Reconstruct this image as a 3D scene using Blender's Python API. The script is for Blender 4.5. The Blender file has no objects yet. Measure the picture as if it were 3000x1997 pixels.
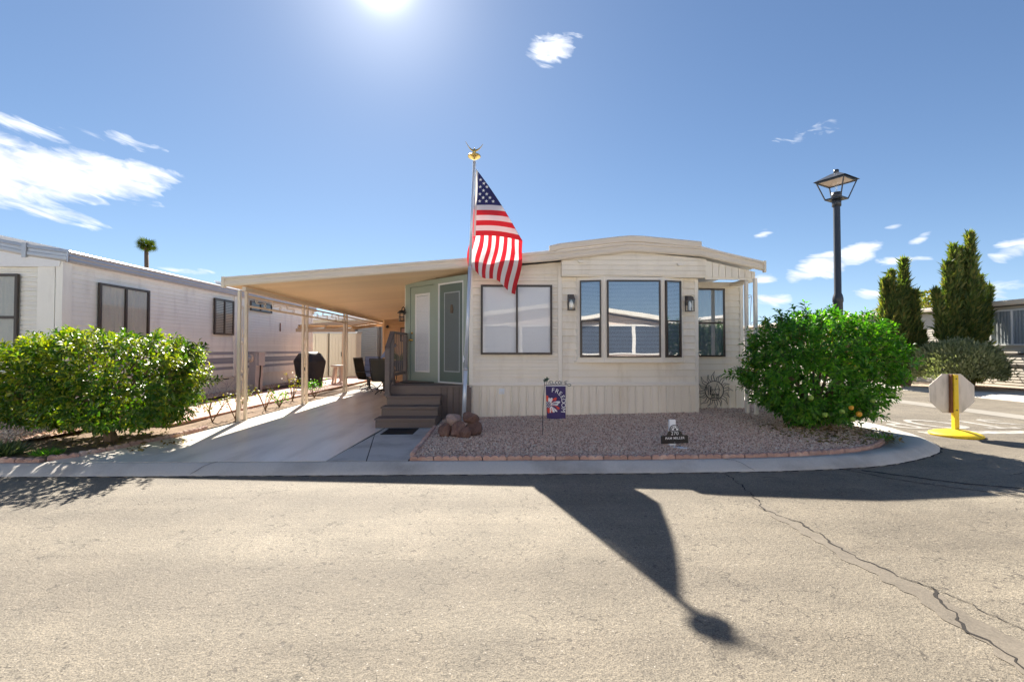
import bpy, bmesh, math, random
import numpy as np
from mathutils import Vector, Matrix, Euler
random.seed(7); rng = np.random.default_rng(11)
S = bpy.context.scene
C = S.collection
R = math.radians

# ------------------------------------------------------------------ camera
cam = bpy.data.cameras.new('camera'); cam.lens = 16.0; cam.sensor_width = 36.0
cam.clip_start = 0.05; cam.clip_end = 2000
co = bpy.data.objects.new('camera', cam); C.objects.link(co)
co.location = (0, 0, 1.40); co.rotation_euler = (R(90 + 1.096), 0, R(-1.3))
S.camera = co

# ------------------------------------------------------------------ sun, sky, exposure
SUN_AZ, SUN_EL = R(-14.9), R(38.9)          # azimuth from +Y towards +X
sun_dir = Vector((math.sin(SUN_AZ) * math.cos(SUN_EL), math.cos(SUN_AZ) * math.cos(SUN_EL), math.sin(SUN_EL)))
sl = bpy.data.lights.new('sun', 'SUN'); sl.energy = 2.35; sl.angle = R(0.53); sl.color = (1.0, 0.93, 0.82)
so = bpy.data.objects.new('sun', sl); C.objects.link(so)
so.rotation_euler = (-sun_dir).to_track_quat('-Z', 'Y').to_euler(); so.location = (-10, 40, 40)
EXPOSURE = 2.55
S.view_settings.view_transform = 'Standard'; S.view_settings.look = 'None'
S.view_settings.exposure = EXPOSURE; S.view_settings.gamma = 1.0; S.view_settings.use_curve_mapping = False

W = bpy.data.worlds.new('World'); S.world = W; W.use_nodes = True
wn, wl = W.node_tree.nodes, W.node_tree.links
wn.clear()
def wnode(t, **k):
    n = wn.new(t)
    for a, b in k.items(): setattr(n, a, b)
    return n
def wm(op, a, b=None, c=None, clamp=False):
    n = wnode('ShaderNodeMath', operation=op, use_clamp=clamp)
    for i, v in enumerate((a, b, c)):
        if v is None: continue
        if isinstance(v, (int, float)): n.inputs[i].default_value = v
        else: wl.new(v, n.inputs[i])
    return n.outputs[0]
sky = wnode('ShaderNodeTexSky', sky_type='NISHITA', sun_disc=False)
sky.sun_elevation = SUN_EL; sky.sun_rotation = SUN_AZ; sky.altitude = 350
sky.air_density = 0.6; sky.dust_density = 0.05; sky.ozone_density = 4.2
tc = wnode('ShaderNodeTexCoord'); sep = wnode('ShaderNodeSeparateXYZ'); wl.new(tc.outputs['Generated'], sep.inputs[0])
X_, Y_, Z_ = sep.outputs
az = wm('MULTIPLY', wm('ARCTAN2', X_, Y_), 57.2958)
el = wm('MULTIPLY', wm('ARCSINE', Z_), 57.2958)
# clouds: (azimuth, elevation, half width, half height, tilt), degrees, fair-weather clouds low over the horizon
CLOUDS = [(-43.5, 15.4, 9.2, 2.5, 6, 1.5), (-49.5, 14.6, 8.5, 3.8, 0, 1.5), (-37.5, 17.0, 3.6, 1.0, -4, 1.1), (-46.5, 18.6, 4.0, .9, -4, .75), (-40.5, 19.3, 4.6, .75, 0, .7), (-43.5, 11.7, 4.4, .8, -4, .75), (-38.0, 14.2, 2.2, .6, -4, .6),
          (6.1, 33.6, 3.5, 1.9, 0, 1.25), (7.6, 34.2, 3.0, .8, 6, .7), (35.3, 8.5, 3.2, 1.6, 14, 1.4), (38.6, 9.6, 2.5, 1.2, 18, 1.3), (30.3, 12.6, 1.2, .5, 6, .9), (30.4, 7.8, 1.7, .8, 4, .85), (31.0, 5.4, 2.2, .9, 0, .85),
          (41.4, 11.7, .9, .35, 2, .9), (43.2, 10.2, 1.3, .45, 24, .85), (42.0, 8.5, 2.4, .7, 0, .8), (49.6, 8.6, 2.0, 1.2, 18, 1.0), (39.5, 5.5, 2.2, .7, 0, .8), (47.5, 5.2, 3.4, 1.0, 4, .9), (-33.5, 8.0, 3.4, .4, -2, .65), (34.6, 22.0, 3.6, .9, 4, .36),
          (110, 14, 22, 4, 5, .8), (-120, 12, 24, 4, -4, .8), (175, 22, 20, 4, 6, .8)]
mask = None
for a0, e0, ra, re, tl, st in CLOUDS:
    ct, s_ = math.cos(R(tl)), math.sin(R(tl))
    dx = wm('SUBTRACT', az, a0); dy = wm('SUBTRACT', el, e0)
    u = wm('MULTIPLY_ADD', dy, s_ / ra, wm('MULTIPLY', dx, ct / ra)); v = wm('MULTIPLY_ADD', dx, -s_ / re, wm('MULTIPLY', dy, ct / re))
    r2 = wm('MULTIPLY_ADD', u, u, wm('MULTIPLY', v, v))
    m_ = wm('MULTIPLY', wm('SUBTRACT', 1.0, r2, clamp=True), st)
    mask = m_ if mask is None else wm('MAXIMUM', mask, m_)
cmb = wnode('ShaderNodeCombineXYZ')
wl.new(wm('MULTIPLY', az, .13), cmb.inputs[0]); wl.new(wm('MULTIPLY_ADD', az, .085, wm('MULTIPLY', el, .42)), cmb.inputs[1])
nz = wnode('ShaderNodeTexNoise'); nz.inputs['Scale'].default_value = 2.3; nz.inputs['Detail'].default_value = 10; nz.inputs['Roughness'].default_value = .56
nz.inputs['Distortion'].default_value = .9
wl.new(cmb.outputs[0], nz.inputs['Vector'])
dens = wm('MULTIPLY', wm('SUBTRACT', wm('MULTIPLY_ADD', mask, .80, wm('MULTIPLY', nz.outputs['Fac'], 2.1)), 1.32), 1.55, clamp=True)
dens = wm('MULTIPLY', dens, wm('GREATER_THAN', mask, .001))
nz2 = wnode('ShaderNodeTexNoise'); nz2.inputs['Scale'].default_value = 3.1; nz2.inputs['Detail'].default_value = 6
wl.new(cmb.outputs[0], nz2.inputs['Vector'])
SKY_STRENGTH = 0.05
CLOUD = 4.6
cc = wnode('ShaderNodeMix', data_type='RGBA')
cc.inputs['A'].default_value = (CLOUD * .62, CLOUD * .68, CLOUD * .80, 1); cc.inputs['B'].default_value = (CLOUD * 1.1, CLOUD * 1.1, CLOUD * 1.12, 1)
wl.new(wm('MULTIPLY', wm('SUBTRACT', nz2.outputs['Fac'], .28), 2.4, clamp=True), cc.inputs['Factor'])
# even shoulder over the whole dome: c / (1 + c / 12)
s1 = wnode('ShaderNodeVectorMath', operation='MULTIPLY_ADD'); wl.new(sky.outputs[0], s1.inputs[0]); s1.inputs[1].default_value = (1 / 12,) * 3; s1.inputs[2].default_value = (1, 1, 1)
s2 = wnode('ShaderNodeVectorMath', operation='DIVIDE'); wl.new(sky.outputs[0], s2.inputs[0]); wl.new(s1.outputs[0], s2.inputs[1])
hs = wnode('ShaderNodeVectorMath', operation='SCALE'); wl.new(s2.outputs[0], hs.inputs[0]); hs.inputs['Scale'].default_value = .78
mx = wnode('ShaderNodeMix', data_type='RGBA'); wl.new(dens, mx.inputs['Factor']); wl.new(hs.outputs[0], mx.inputs['A']); wl.new(cc.outputs['Result'], mx.inputs['B'])
# the bright ring of air close around the sun
dv_ = wnode('ShaderNodeVectorMath', operation='DOT_PRODUCT'); wl.new(tc.outputs['Generated'], dv_.inputs[0]); dv_.inputs[1].default_value = sun_dir
cosn = wm('MAXIMUM', dv_.outputs['Value'], 0.0)
ring = wm('ADD', wm('MULTIPLY', wm('POWER', cosn, 1300), 6.0), wm('ADD', wm('MULTIPLY', wm('POWER', cosn, 130), 1.3), wm('MULTIPLY', wm('POWER', cosn, 14), .30)))
rc = wnode('ShaderNodeVectorMath', operation='SCALE'); rc.inputs[0].default_value = (1.0, .98, .93); wl.new(ring, rc.inputs['Scale'])
mr = wnode('ShaderNodeVectorMath', operation='ADD'); wl.new(mx.outputs['Result'], mr.inputs[0]); wl.new(rc.outputs[0], mr.inputs[1])
bg = wnode('ShaderNodeBackground'); bg.inputs['Strength'].default_value = SKY_STRENGTH
wl.new(mr.outputs[0], bg.inputs['Color'])
wo = wnode('ShaderNodeOutputWorld'); wl.new(bg.outputs[0], wo.inputs['Surface'])

# ------------------------------------------------------------------ materials
MATS = {}
def new_mat(name):
    m = bpy.data.materials.new(name); m.use_nodes = True; nt = m.node_tree
    return m, nt, nt.nodes, nt.links, nt.nodes['Principled BSDF']
def lnk(l, a, b): l.new(a, b)
def node(n, t, **k):
    x = n.new(t)
    for a, b in k.items(): setattr(x, a, b)
    return x
def mth(n, l, op, a, b=None, clamp=False):
    x = node(n, 'ShaderNodeMath', operation=op, use_clamp=clamp)
    for i, v in enumerate((a, b)):
        if v is None: continue
        if isinstance(v, (int, float)): x.inputs[i].default_value = v
        else: l.new(v, x.inputs[i])
    return x.outputs[0]
def noise(n, l, vec, scale, detail=4, rough=.55, dist=0):
    x = node(n, 'ShaderNodeTexNoise'); x.inputs['Scale'].default_value = scale; x.inputs['Detail'].default_value = detail
    x.inputs['Roughness'].default_value = rough; x.inputs['Distortion'].default_value = dist
    if vec is not None: l.new(vec, x.inputs['Vector'])
    return x.outputs['Fac']
def ramp(n, l, fac, stops):
    x = node(n, 'ShaderNodeValToRGB'); e = x.color_ramp.elements
    while len(e) < len(stops): e.new(.5)
    for i, (p, c_) in enumerate(stops): e[i].position = p; e[i].color = (*c_, 1) if len(c_) == 3 else c_
    l.new(fac, x.inputs[0]); return x.outputs[0]
def mixc(n, l, fac, a, b, blend='MIX'):
    x = node(n, 'ShaderNodeMix', data_type='RGBA', blend_type=blend)
    for k, v in (('Factor', fac), ('A', a), ('B', b)):
        if isinstance(v, (int, float)): x.inputs[k].default_value = v
        elif isinstance(v, (tuple, list)): x.inputs[k].default_value = (*v, 1) if len(v) == 3 else v
        else: l.new(v, x.inputs[k])
    return x.outputs['Result']
def bump(n, l, h, strength, dist, prev=None):
    b = node(n, 'ShaderNodeBump'); b.inputs['Strength'].default_value = strength; b.inputs['Distance'].default_value = dist
    l.new(h, b.inputs['Height'])
    if prev is not None: l.new(prev, b.inputs['Normal'])
    return b.outputs[0]
def pm(name, col, rough=.6, var=.10, vs=3.0, fine=.05, fs=60, bmp=.0, bs=80, bd=.004, metal=0, rnd=0, island=0, stretch=(1, 1, 1), col2=None, c2s=1.5, c2w=.12, c2p=.6, coat=0):
    """painted or mineral surface: two scales of tone, optional stains in a second colour, relief, tone that differs from piece to piece"""
    m, nt, n, l, b = new_mat(name)
    g = node(n, 'ShaderNodeNewGeometry'); mp = node(n, 'ShaderNodeMapping'); mp.inputs['Scale'].default_value = stretch
    l.new(g.outputs['Position'], mp.inputs[0]); v = mp.outputs[0]
    base = (*col, 1)
    f1 = noise(n, l, v, vs, 5); f2 = noise(n, l, v, fs, 3)
    k = mth(n, l, 'MULTIPLY_ADD' if False else 'MULTIPLY', mth(n, l, 'SUBTRACT', f1, .5), 2 * var * 1.6)
    k2 = mth(n, l, 'MULTIPLY', mth(n, l, 'SUBTRACT', f2, .5), 2 * fine * 1.6)
    k = mth(n, l, 'ADD', mth(n, l, 'ADD', k, k2), 1.0)
    if rnd:
        oi = node(n, 'ShaderNodeObjectInfo')
        k = mth(n, l, 'MULTIPLY', k, mth(n, l, 'ADD', mth(n, l, 'MULTIPLY', oi.outputs['Random'], 2 * rnd), 1 - rnd))
    if island:
        k = mth(n, l, 'MULTIPLY', k, mth(n, l, 'ADD', mth(n, l, 'MULTIPLY', g.outputs['Random Per Island'], 2 * island), 1 - island))
    c0 = base
    if col2 is not None:
        st = noise(n, l, v, c2s, 6, .6)
        st = mth(n, l, 'DIVIDE', mth(n, l, 'SUBTRACT', st, c2p - c2w), 2 * c2w, clamp=True)
        c0 = mixc(n, l, st, base, (*col2, 1))
    cv = node(n, 'ShaderNodeVectorMath', operation='SCALE')
    if isinstance(c0, tuple): cv.inputs[0].default_value = col
    else: l.new(c0, cv.inputs[0])
    l.new(k, cv.inputs['Scale']); l.new(cv.outputs[0], b.inputs['Base Color'])
    b.inputs['Roughness'].default_value = rough; b.inputs['Metallic'].default_value = metal
    if coat: b.inputs['Coat Weight'].default_value = coat; b.inputs['Coat Roughness'].default_value = .12
    if bmp:
        l.new(bump(n, l, noise(n, l, v, bs, 4), bmp, bd), b.inputs['Normal'])
    MATS[name] = m; return m
def leaf_mat(name, cols, rough=.38, trans=.35, tcol=(.35, .55, .05), spec=.5, island=True):
    m, nt, n, l, b = new_mat(name)
    g = node(n, 'ShaderNodeNewGeometry'); oi = node(n, 'ShaderNodeObjectInfo')
    r = mth(n, l, 'FRACT', mth(n, l, 'ADD', g.outputs['Random Per Island'], oi.outputs['Random']))
    c_ = ramp(n, l, r, [(i / (len(cols) - 1), q) for i, q in enumerate(cols)])
    big = noise(n, l, g.outputs['Position'], 2.2, 3)
    c_ = mixc(n, l, 1.0, c_, ramp(n, l, big, [(.3, (.7, .75, .7)), (.7, (1.2, 1.15, 1.0))]), 'MULTIPLY')
    l.new(c_, b.inputs['Base Color']); b.inputs['Roughness'].default_value = rough; b.inputs['Specular IOR Level'].default_value = spec
    t = node(n, 'ShaderNodeBsdfTranslucent'); l.new(mixc(n, l, 1.0, c_, (*[q * 5 for q in tcol], 1), 'MULTIPLY'), t.inputs[0])
    ms = node(n, 'ShaderNodeMixShader'); ms.inputs[0].default_value = trans
    l.new(b.outputs[0], ms.inputs[1]); l.new(t.outputs[0], ms.inputs[2]); l.new(ms.outputs[0], n['Material Output'].inputs[0])
    MATS[name] = m; return m
def glass_mat(name, tint=(.9, .93, .95), refl=.10):
    """thin window glass: clear with a mirror reflection that grows towards grazing angles"""
    m, nt, n, l, b = new_mat(name); n.remove(b)
    tr = node(n, 'ShaderNodeBsdfTransparent'); tr.inputs[0].default_value = (*tint, 1)
    gl = node(n, 'ShaderNodeBsdfGlossy'); gl.inputs['Roughness'].default_value = .01; gl.inputs[0].default_value = (1, 1, 1, 1)
    g = node(n, 'ShaderNodeNewGeometry'); dt = node(n, 'ShaderNodeVectorMath', operation='DOT_PRODUCT'); l.new(g.outputs['Incoming'], dt.inputs[0]); l.new(g.outputs['True Normal'], dt.inputs[1])
    fr = mth(n, l, 'ADD', mth(n, l, 'MULTIPLY', mth(n, l, 'POWER', mth(n, l, 'SUBTRACT', 1.0, mth(n, l, 'ABSOLUTE', dt.outputs['Value'])), 5.0), .92), .045)
    l.new(bump(n, l, noise(n, l, g.outputs['Position'], 1.6, 1), .10, .01), gl.inputs['Normal'])
    k = mth(n, l, 'ADD', fr, refl, clamp=True)
    ms = node(n, 'ShaderNodeMixShader'); l.new(k, ms.inputs[0]); l.new(tr.outputs[0], ms.inputs[1]); l.new(gl.outputs[0], ms.inputs[2])
    l.new(ms.outputs[0], n['Material Output'].inputs[0]); MATS[name] = m; return m

pm('cream', (.86, .78, .655), .5, .05, 1.3, .03, 40, .10, 60, .002, rnd=.035, stretch=(2.2, 2.2, .5), col2=(.70, .61, .48), c2s=1.6, c2w=.14, c2p=.66)
pm('cream_trim', (.86, .79, .68), .45, .04, 1.3, .03, 40)
pm('fascia_paint', (.72, .62, .50), .42, .05, 1.2, .03, 50, rnd=.02)
pm('tan_metal', (.76, .64, .49), .45, .06, 1.6, .03, 40, rnd=.03)
pm('soffit_paint', (.86, .65, .41), .5, .05, .8, .03, 30, rnd=.04)
pm('bronze', (.055, .042, .034), .38, .1, 5, .05, 60)
pm('black_metal', (.022, .022, .024), .42, .1, 5, .05, 60)
pm('lantern_bronze', (.045, .035, .035), .4, .1, 5, .05, 60)
pm('door_green', (.34, .40, .33), .45, .04, 2, .03, 50)
pm('screen_green', (.13, .17, .14), .55, .05, 2, .05, 90)
pm('white_paint', (.78, .78, .76), .4, .04, 2, .02, 40)
pm('brass', (.75, .52, .16), .25, .05, 5, .05, 60, metal=1)
pm('deck_board', (.150, .113, .097), .62, .12, 4, .12, 45, .35, 55, .003, rnd=.10, stretch=(1, 6, 6))
pm('white_siding', (.89, .865, .79), .42, .04, 1.2, .03, 40, rnd=.035, stretch=(2.2, 2.2, .5), col2=(.72, .68, .62), c2s=1.6, c2w=.14, c2p=.66)
pm('silver_metal', (.50, .51, .53), .33, .08, 2, .04, 40, metal=.5, rnd=.03)
pm('blue_grey_siding', (.30, .31, .35), .42, .05, 2, .03, 40, rnd=.05)
pm('neighbour_skirt', (.60, .55, .47), .6, .10, 2, .06, 30, rnd=.06)
pm('roof_white', (.80, .80, .80), .5, .06, .8, .04, 20)
pm('grey_siding', (.64, .585, .50), .5, .06, 1.5, .03, 40, rnd=.03)
pm('taupe_trim', (.10, .085, .075), .5, .06, 2, .03, 40)
pm('concrete', (.52, .49, .44), .8, .12, .9, .10, 55, .35, 120, .004, col2=(.30, .27, .235), c2s=1.3)
pm('kerb_concrete', (.55, .515, .46), .8, .12, .9, .10, 60, .35, 120, .004, col2=(.31, .28, .245), c2s=1.0)
pm('gutter_concrete', (.30, .275, .235), .85, .15, .9, .12, 55, .35, 120, .004)
pm('painted_slab', (.82, .76, .67), .30, .12, .7, .08, 40, .12, 60, .003, stretch=(2.4, .45, 1), col2=(.62, .56, .48), c2s=1.3, c2w=.12, c2p=.58)
pm('joint_dark', (.05, .045, .04), .9, .1, 3, .1, 40)
pm('brick_red', (.42, .265, .215), .8, .14, 6, .14, 70, .5, 90, .006, rnd=.14, col2=(.52, .40, .34), c2s=6)
pm('paver_red', (.52, .30, .23), .75, .12, 4, .08, 70, .3, 90, .003, rnd=.12)
pm('soil', (.20, .13, .08), .95, .25, 3, .25, 40, .8, 40, .02, col2=(.30, .21, .13), c2s=4)
pm('earth', (.40, .31, .23), .95, .15, .6, .15, 20, .5, 20, .02)
pm('gravel_base', (.50, .33, .25), .9, .2, 2.5, .45, 45, .9, 50, .03)
pm('pale_gravel', (.58, .50, .43), .9, .15, 1.5, .2, 25)
pm('lava_rock', (.17, .095, .075), .9, .30, 9, .35, 60, 1.0, 45, .02, rnd=.25, col2=(.26, .17, .13), c2s=8)
pm('pale_rock', (.34, .25, .22), .85, .22, 9, .25, 60, .9, 40, .02, col2=(.17, .14, .135), c2s=7)
pm('bark', (.17, .12, .08), .9, .25, 8, .3, 40, .9, 30, .02, stretch=(1, 1, .35))
pm('galvanised', (.62, .68, .76), .32, .05, 2, .03, 40, metal=.35)
pm('gold', (.62, .43, .13), .35, .10, 12, .05, 60, metal=.8)
pm('sign_black', (.012, .012, .013), .35, .05, 8, .03, 60)
pm('sign_white', (.80, .82, .86), .4, .03, 5, .02, 60)
pm('sign_back', (.60, .55, .50), .5, .08, 3, .05, 40, metal=.15, stretch=(3, 3, .6), col2=(.44, .40, .36), c2s=5, c2p=.62)
pm('safety_yellow', (.80, .56, .015), .55, .08, 4, .06, 40, col2=(.62, .42, .04), c2s=9, c2w=.06, c2p=.62)
pm('lamp_post_paint', (.035, .042, .055), .4, .1, 6, .05, 60)
pm('road_paint', (.46, .44, .40), .7, .12, 5, .18, 60, col2=(.24, .215, .18), c2s=7, c2w=.08, c2p=.52)
pm('rubber_black', (.012, .013, .014), .7, .1, 20, .2, 200, .5, 200, .004)
pm('mat_fibre', (.16, .12, .10), .9, .2, 20, .4, 150, .5, 200, .004)
pm('cover_dark', (.042, .042, .048), .62, .2, 5, .10, 60, .25, 30, .01)
pm('cover_brown', (.075, .058, .048), .7, .2, 5, .10, 60, .25, 30, .01)
pm('grey_lilac', (.50, .46, .46), .5, .08, 3, .05, 40)
pm('shed_resin', (.52, .47, .38), .55, .05, 2, .04, 50, rnd=.03)
pm('shed_grey', (.30, .28, .25), .55, .05, 2, .04, 50)
pm('pergola_wood', (.62, .44, .27), .6, .10, 4, .08, 50, rnd=.08)
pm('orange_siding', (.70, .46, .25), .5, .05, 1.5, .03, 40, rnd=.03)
pm('sling', (.050, .050, .045), .8, .1, 8, .2, 220)
pm('cushion_blue', (.22, .27, .42), .8, .1, 8, .1, 90, .3, 60, .01)
pm('table_tile', (.44, .27, .22), .4, .12, 8, .1, 60)
pm('plastic_tan', (.72, .60, .50), .5, .05, 3, .03, 40)
pm('screen_blue', (.015, .045, .085), .6, .35, 3, .2, 30)
pm('rust', (.20, .08, .04), .8, .2, 8, .2, 40)
pm('fruit_orange', (.75, .36, .03), .45, .12, 10, .05, 80, .2, 120, .002)
pm('fruit_green', (.22, .34, .05), .45, .12, 10, .05, 80, .2, 120, .002)
pm('blind_white', (.86, .86, .86), .5, .02, 2, .02, 30)
pm('blind_blue', (.44, .50, .60), .45, .05, 2, .02, 30)
pm('room_dark', (.020, .022, .026), .9, .1, 2, .05, 30)
pm('room_blue', (.055, .075, .11), .9, .1, 2, .05, 30)
pm('curtain_pale', (.50, .49, .42), .85, .06, 2, .05, 30)
pm('curtain_sheer', (.36, .38, .38), .85, .06, 2, .05, 30)
pm('curtain_grey', (.17, .19, .18), .85, .06, 2, .05, 30)
pm('pink_siding', (.72, .61, .54), .5, .05, 1.5, .03, 40)
pm('letter_white', (.80, .80, .80), .5, .02, 4, .02, 40)
pm('flag_purple', (.045, .028, .12), .75, .12, 9, .10, 120)
pm('flag_red', (.62, .065, .035), .75, .15, 12, .10, 120)
pm('flag_white', (.74, .74, .76), .75, .06, 12, .05, 120)
pm('leaf_green_metal', (.02, .07, .045), .45, .1, 12, .05, 60)
pm('twig', (.20, .13, .07), .9, .2, 10, .2, 60)
pm('screen_mesh', (.115, .135, .125), .7, .06, 2, .18, 260)
glass_mat('glass'); glass_mat('glass_mirror', (.70, .76, .82), .22); glass_mat('glass_lamp', (.97, .96, .92), .04); glass_mat('glass_soft', (.94, .95, .97), .0)
leaf_mat('citrus_leaf', [(.036, .105, .018), (.065, .19, .028), (.115, .29, .038), (.21, .35, .05)], .36, .46, (.30, .42, .05))
leaf_mat('citrus_leaf_yellow', [(.032, .085, .014), (.055, .135, .018), (.10, .18, .022), (.26, .27, .03)], .36, .38, (.36, .40, .04))
leaf_mat('citrus_sun_tint', [(.14, .22, .02), (.26, .30, .03), (.38, .36, .04), (.20, .26, .02)], .36, .45, (.36, .40, .05))  # yellow of the sunlit crown top, put into the leaf colour
leaf_mat('cypress_leaf', [(.050, .085, .028), (.10, .15, .042), (.15, .19, .055), (.30, .25, .09)], .6, .42, (.3, .34, .08))
leaf_mat('sage_leaf', [(.15, .18, .09), (.25, .28, .15), (.33, .36, .22), (.40, .40, .26)], .7, .3, (.25, .28, .12))
leaf_mat('yellow_leaf', [(.08, .13, .015), (.16, .20, .02), (.28, .26, .03), (.20, .16, .02)], .5, .3, (.4, .4, .05))
leaf_mat('dry_leaf', [(.16, .10, .045), (.26, .17, .07), (.36, .27, .11), (.12, .07, .03)], .8, .1)
leaf_mat('grass_blade', [(.06, .10, .03), (.10, .15, .05), (.17, .19, .09)], .55, .2, (.3, .4, .08))
leaf_mat('bloom_pink', [(.42, .30, .36), (.50, .38, .42)], .7, .3, (.25, .2, .2))
leaf_mat('palm_leaf', [(.03, .055, .015), (.06, .09, .02), (.10, .12, .03)], .9, .3, (.3, .34, .06), .1)
M = MATS

def road_material():
    m, nt, n, l, b = new_mat('asphalt')
    g = node(n, 'ShaderNodeNewGeometry'); p = g.outputs['Position']
    big = noise(n, l, p, .35, 5, .6); mid = noise(n, l, p, 2.3, 5, .6); fine = noise(n, l, p, 120, 2, .6); grit = noise(n, l, p, 38, 3, .6)
    c_ = ramp(n, l, big, [(.30, (.172, .147, .114)), (.70, (.246, .215, .170))])
    c_ = mixc(n, l, 1.0, c_, ramp(n, l, mid, [(.25, (.82, .82, .82)), (.75, (1.13, 1.12, 1.10))]), 'MULTIPLY')
    c_ = mixc(n, l, 1.0, c_, ramp(n, l, fine, [(.30, (.52, .52, .52)), (.52, (1, 1, 1)), (.72, (1.50, 1.46, 1.38))]), 'MULTIPLY')
    c_ = mixc(n, l, 1.0, c_, ramp(n, l, grit, [(.30, (.80, .80, .80)), (.60, (1.06, 1.06, 1.05))]), 'MULTIPLY')
    # pale aggregate stones lying in the surface
    vo = node(n, 'ShaderNodeTexVoronoi'); vo.inputs['Scale'].default_value = 42; l.new(p, vo.inputs['Vector'])
    sp = mth(n, l, 'MULTIPLY', mth(n, l, 'LESS_THAN', vo.outputs['Distance'], .20), mth(n, l, 'GREATER_THAN', noise(n, l, p, 19, 2), .60))
    c_ = mixc(n, l, mth(n, l, 'MULTIPLY', sp, .75), c_, (.42, .38, .33))
    # hairline cracks that come in patches
    dv = node(n, 'ShaderNodeVectorMath', operation='ADD'); nzv = node(n, 'ShaderNodeTexNoise'); nzv.inputs['Scale'].default_value = 6; nzv.inputs['Detail'].default_value = 5
    l.new(p, nzv.inputs['Vector']); sc = node(n, 'ShaderNodeVectorMath', operation='SCALE'); l.new(nzv.outputs['Color'], sc.inputs[0]); sc.inputs['Scale'].default_value = .30
    l.new(p, dv.inputs[0]); l.new(sc.outputs[0], dv.inputs[1])
    cr = None
    for s_, w_, lo in ((3.1, .010, .57), (7.5, .022, .60)):
        v2 = node(n, 'ShaderNodeTexVoronoi', feature='DISTANCE_TO_EDGE'); v2.inputs['Scale'].default_value = s_; l.new(dv.outputs[0], v2.inputs['Vector'])
        k = mth(n, l, 'MULTIPLY', mth(n, l, 'LESS_THAN', v2.outputs['Distance'], w_), mth(n, l, 'GREATER_THAN', noise(n, l, p, s_ * .55, 4, .7), lo))
        cr = k if cr is None else mth(n, l, 'MAXIMUM', cr, k)
    c_ = mixc(n, l, mth(n, l, 'MULTIPLY', cr, .55), c_, (.035, .03, .025))
    # tyre-polished lanes and old oil drips
    sx_ = node(n, 'ShaderNodeMapping'); sx_.inputs['Scale'].default_value = (.10, 1.15, 1); l.new(p, sx_.inputs[0])
    c_ = mixc(n, l, 1.0, c_, ramp(n, l, noise(n, l, sx_.outputs[0], 1.6, 4, .6), [(.35, (.82, .81, .80)), (.65, (1.12, 1.12, 1.10))]), 'MULTIPLY')
    oil = mth(n, l, 'DIVIDE', mth(n, l, 'SUBTRACT', noise(n, l, p, .9, 6, .7), .64), .10, clamp=True)
    c_ = mixc(n, l, mth(n, l, 'MULTIPLY', oil, .55), c_, (.075, .062, .05))
    # small dark pits
    pit = mth(n, l, 'MULTIPLY', mth(n, l, 'GREATER_THAN', noise(n, l, p, 24, 4, .65), .63), mth(n, l, 'GREATER_THAN', noise(n, l, p, 1.1, 4), .50))
    c_ = mixc(n, l, mth(n, l, 'MULTIPLY', pit, .7), c_, (.07, .058, .048))
    l.new(c_, b.inputs['Base Color']); b.inputs['Roughness'].default_value = .82
    h = mth(n, l, 'SUBTRACT', mth(n, l, 'ADD', fine, mth(n, l, 'MULTIPLY', grit, 1.6)), mth(n, l, 'MULTIPLY', mth(n, l, 'MAXIMUM', cr, pit), 2.0))
    l.new(bump(n, l, h, .75, .006), b.inputs['Normal'])
    M['asphalt'] = m
    m2 = pm('crack_fill', (.165, .140, .108), .8, .20, 4, .28, 70, .3, 90, .004)
    pm('crack_dark', (.022, .018, .015), .9, .2, 8, .2, 60)
    pm('tar', (.022, .022, .024), .95, .25, 6, .2, 60, .5, 60, .006)
road_material()

def stone_material():
    m, nt, n, l, b = new_mat('gravel_stone')
    g = node(n, 'ShaderNodeNewGeometry')
    c_ = ramp(n, l, g.outputs['Random Per Island'], [(0, (.32, .19, .13)), (.12, (.52, .32, .23)), (.38, (.78, .53, .39)), (.62, (.88, .68, .52)), (.80, (.62, .44, .33)), (.88, (.88, .79, .66)), (1, (.74, .54, .39))])
    c_ = mixc(n, l, 1.0, c_, ramp(n, l, noise(n, l, g.outputs['Position'], 60, 3), [(.3, (.82, .82, .82)), (.7, (1.12, 1.12, 1.12))]), 'MULTIPLY')
    l.new(c_, b.inputs['Base Color']); b.inputs['Roughness'].default_value = .8
    M['gravel_stone'] = m
stone_material()

def flag_material():
    m, nt, n, l, b = new_mat('flag_cloth')
    uv = node(n, 'ShaderNodeUVMap'); s = node(n, 'ShaderNodeSeparateXYZ'); l.new(uv.outputs[0], s.inputs[0])
    u, v = s.outputs[0], s.outputs[1]
    st = mth(n, l, 'MODULO', mth(n, l, 'FLOOR', mth(n, l, 'MULTIPLY', v, 13)), 2)
    c_ = mixc(n, l, st, (.60, .018, .03), (.78, .77, .76))
    ct = mth(n, l, 'MULTIPLY', mth(n, l, 'LESS_THAN', u, .40), mth(n, l, 'LESS_THAN', v, 7 / 13))
    c_ = mixc(n, l, ct, c_, (.028, .030, .135))
    c_ = mixc(n, l, mth(n, l, 'LESS_THAN', u, .022), c_, (.62, .60, .56))
    l.new(c_, b.inputs['Base Color']); b.inputs['Roughness'].default_value = .6
    t = node(n, 'ShaderNodeBsdfTranslucent'); l.new(c_, t.inputs[0])
    g = node(n, 'ShaderNodeNewGeometry'); bn = bump(n, l, noise(n, l, g.outputs['Position'], 9, 4), .35, .02); l.new(bn, b.inputs['Normal'])
    ms = node(n, 'ShaderNodeMixShader'); ms.inputs[0].default_value = .42
    l.new(b.outputs[0], ms.inputs[1]); l.new(t.outputs[0], ms.inputs[2]); l.new(ms.outputs[0], n['Material Output'].inputs[0])
    M['flag_cloth'] = m
flag_material()

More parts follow.
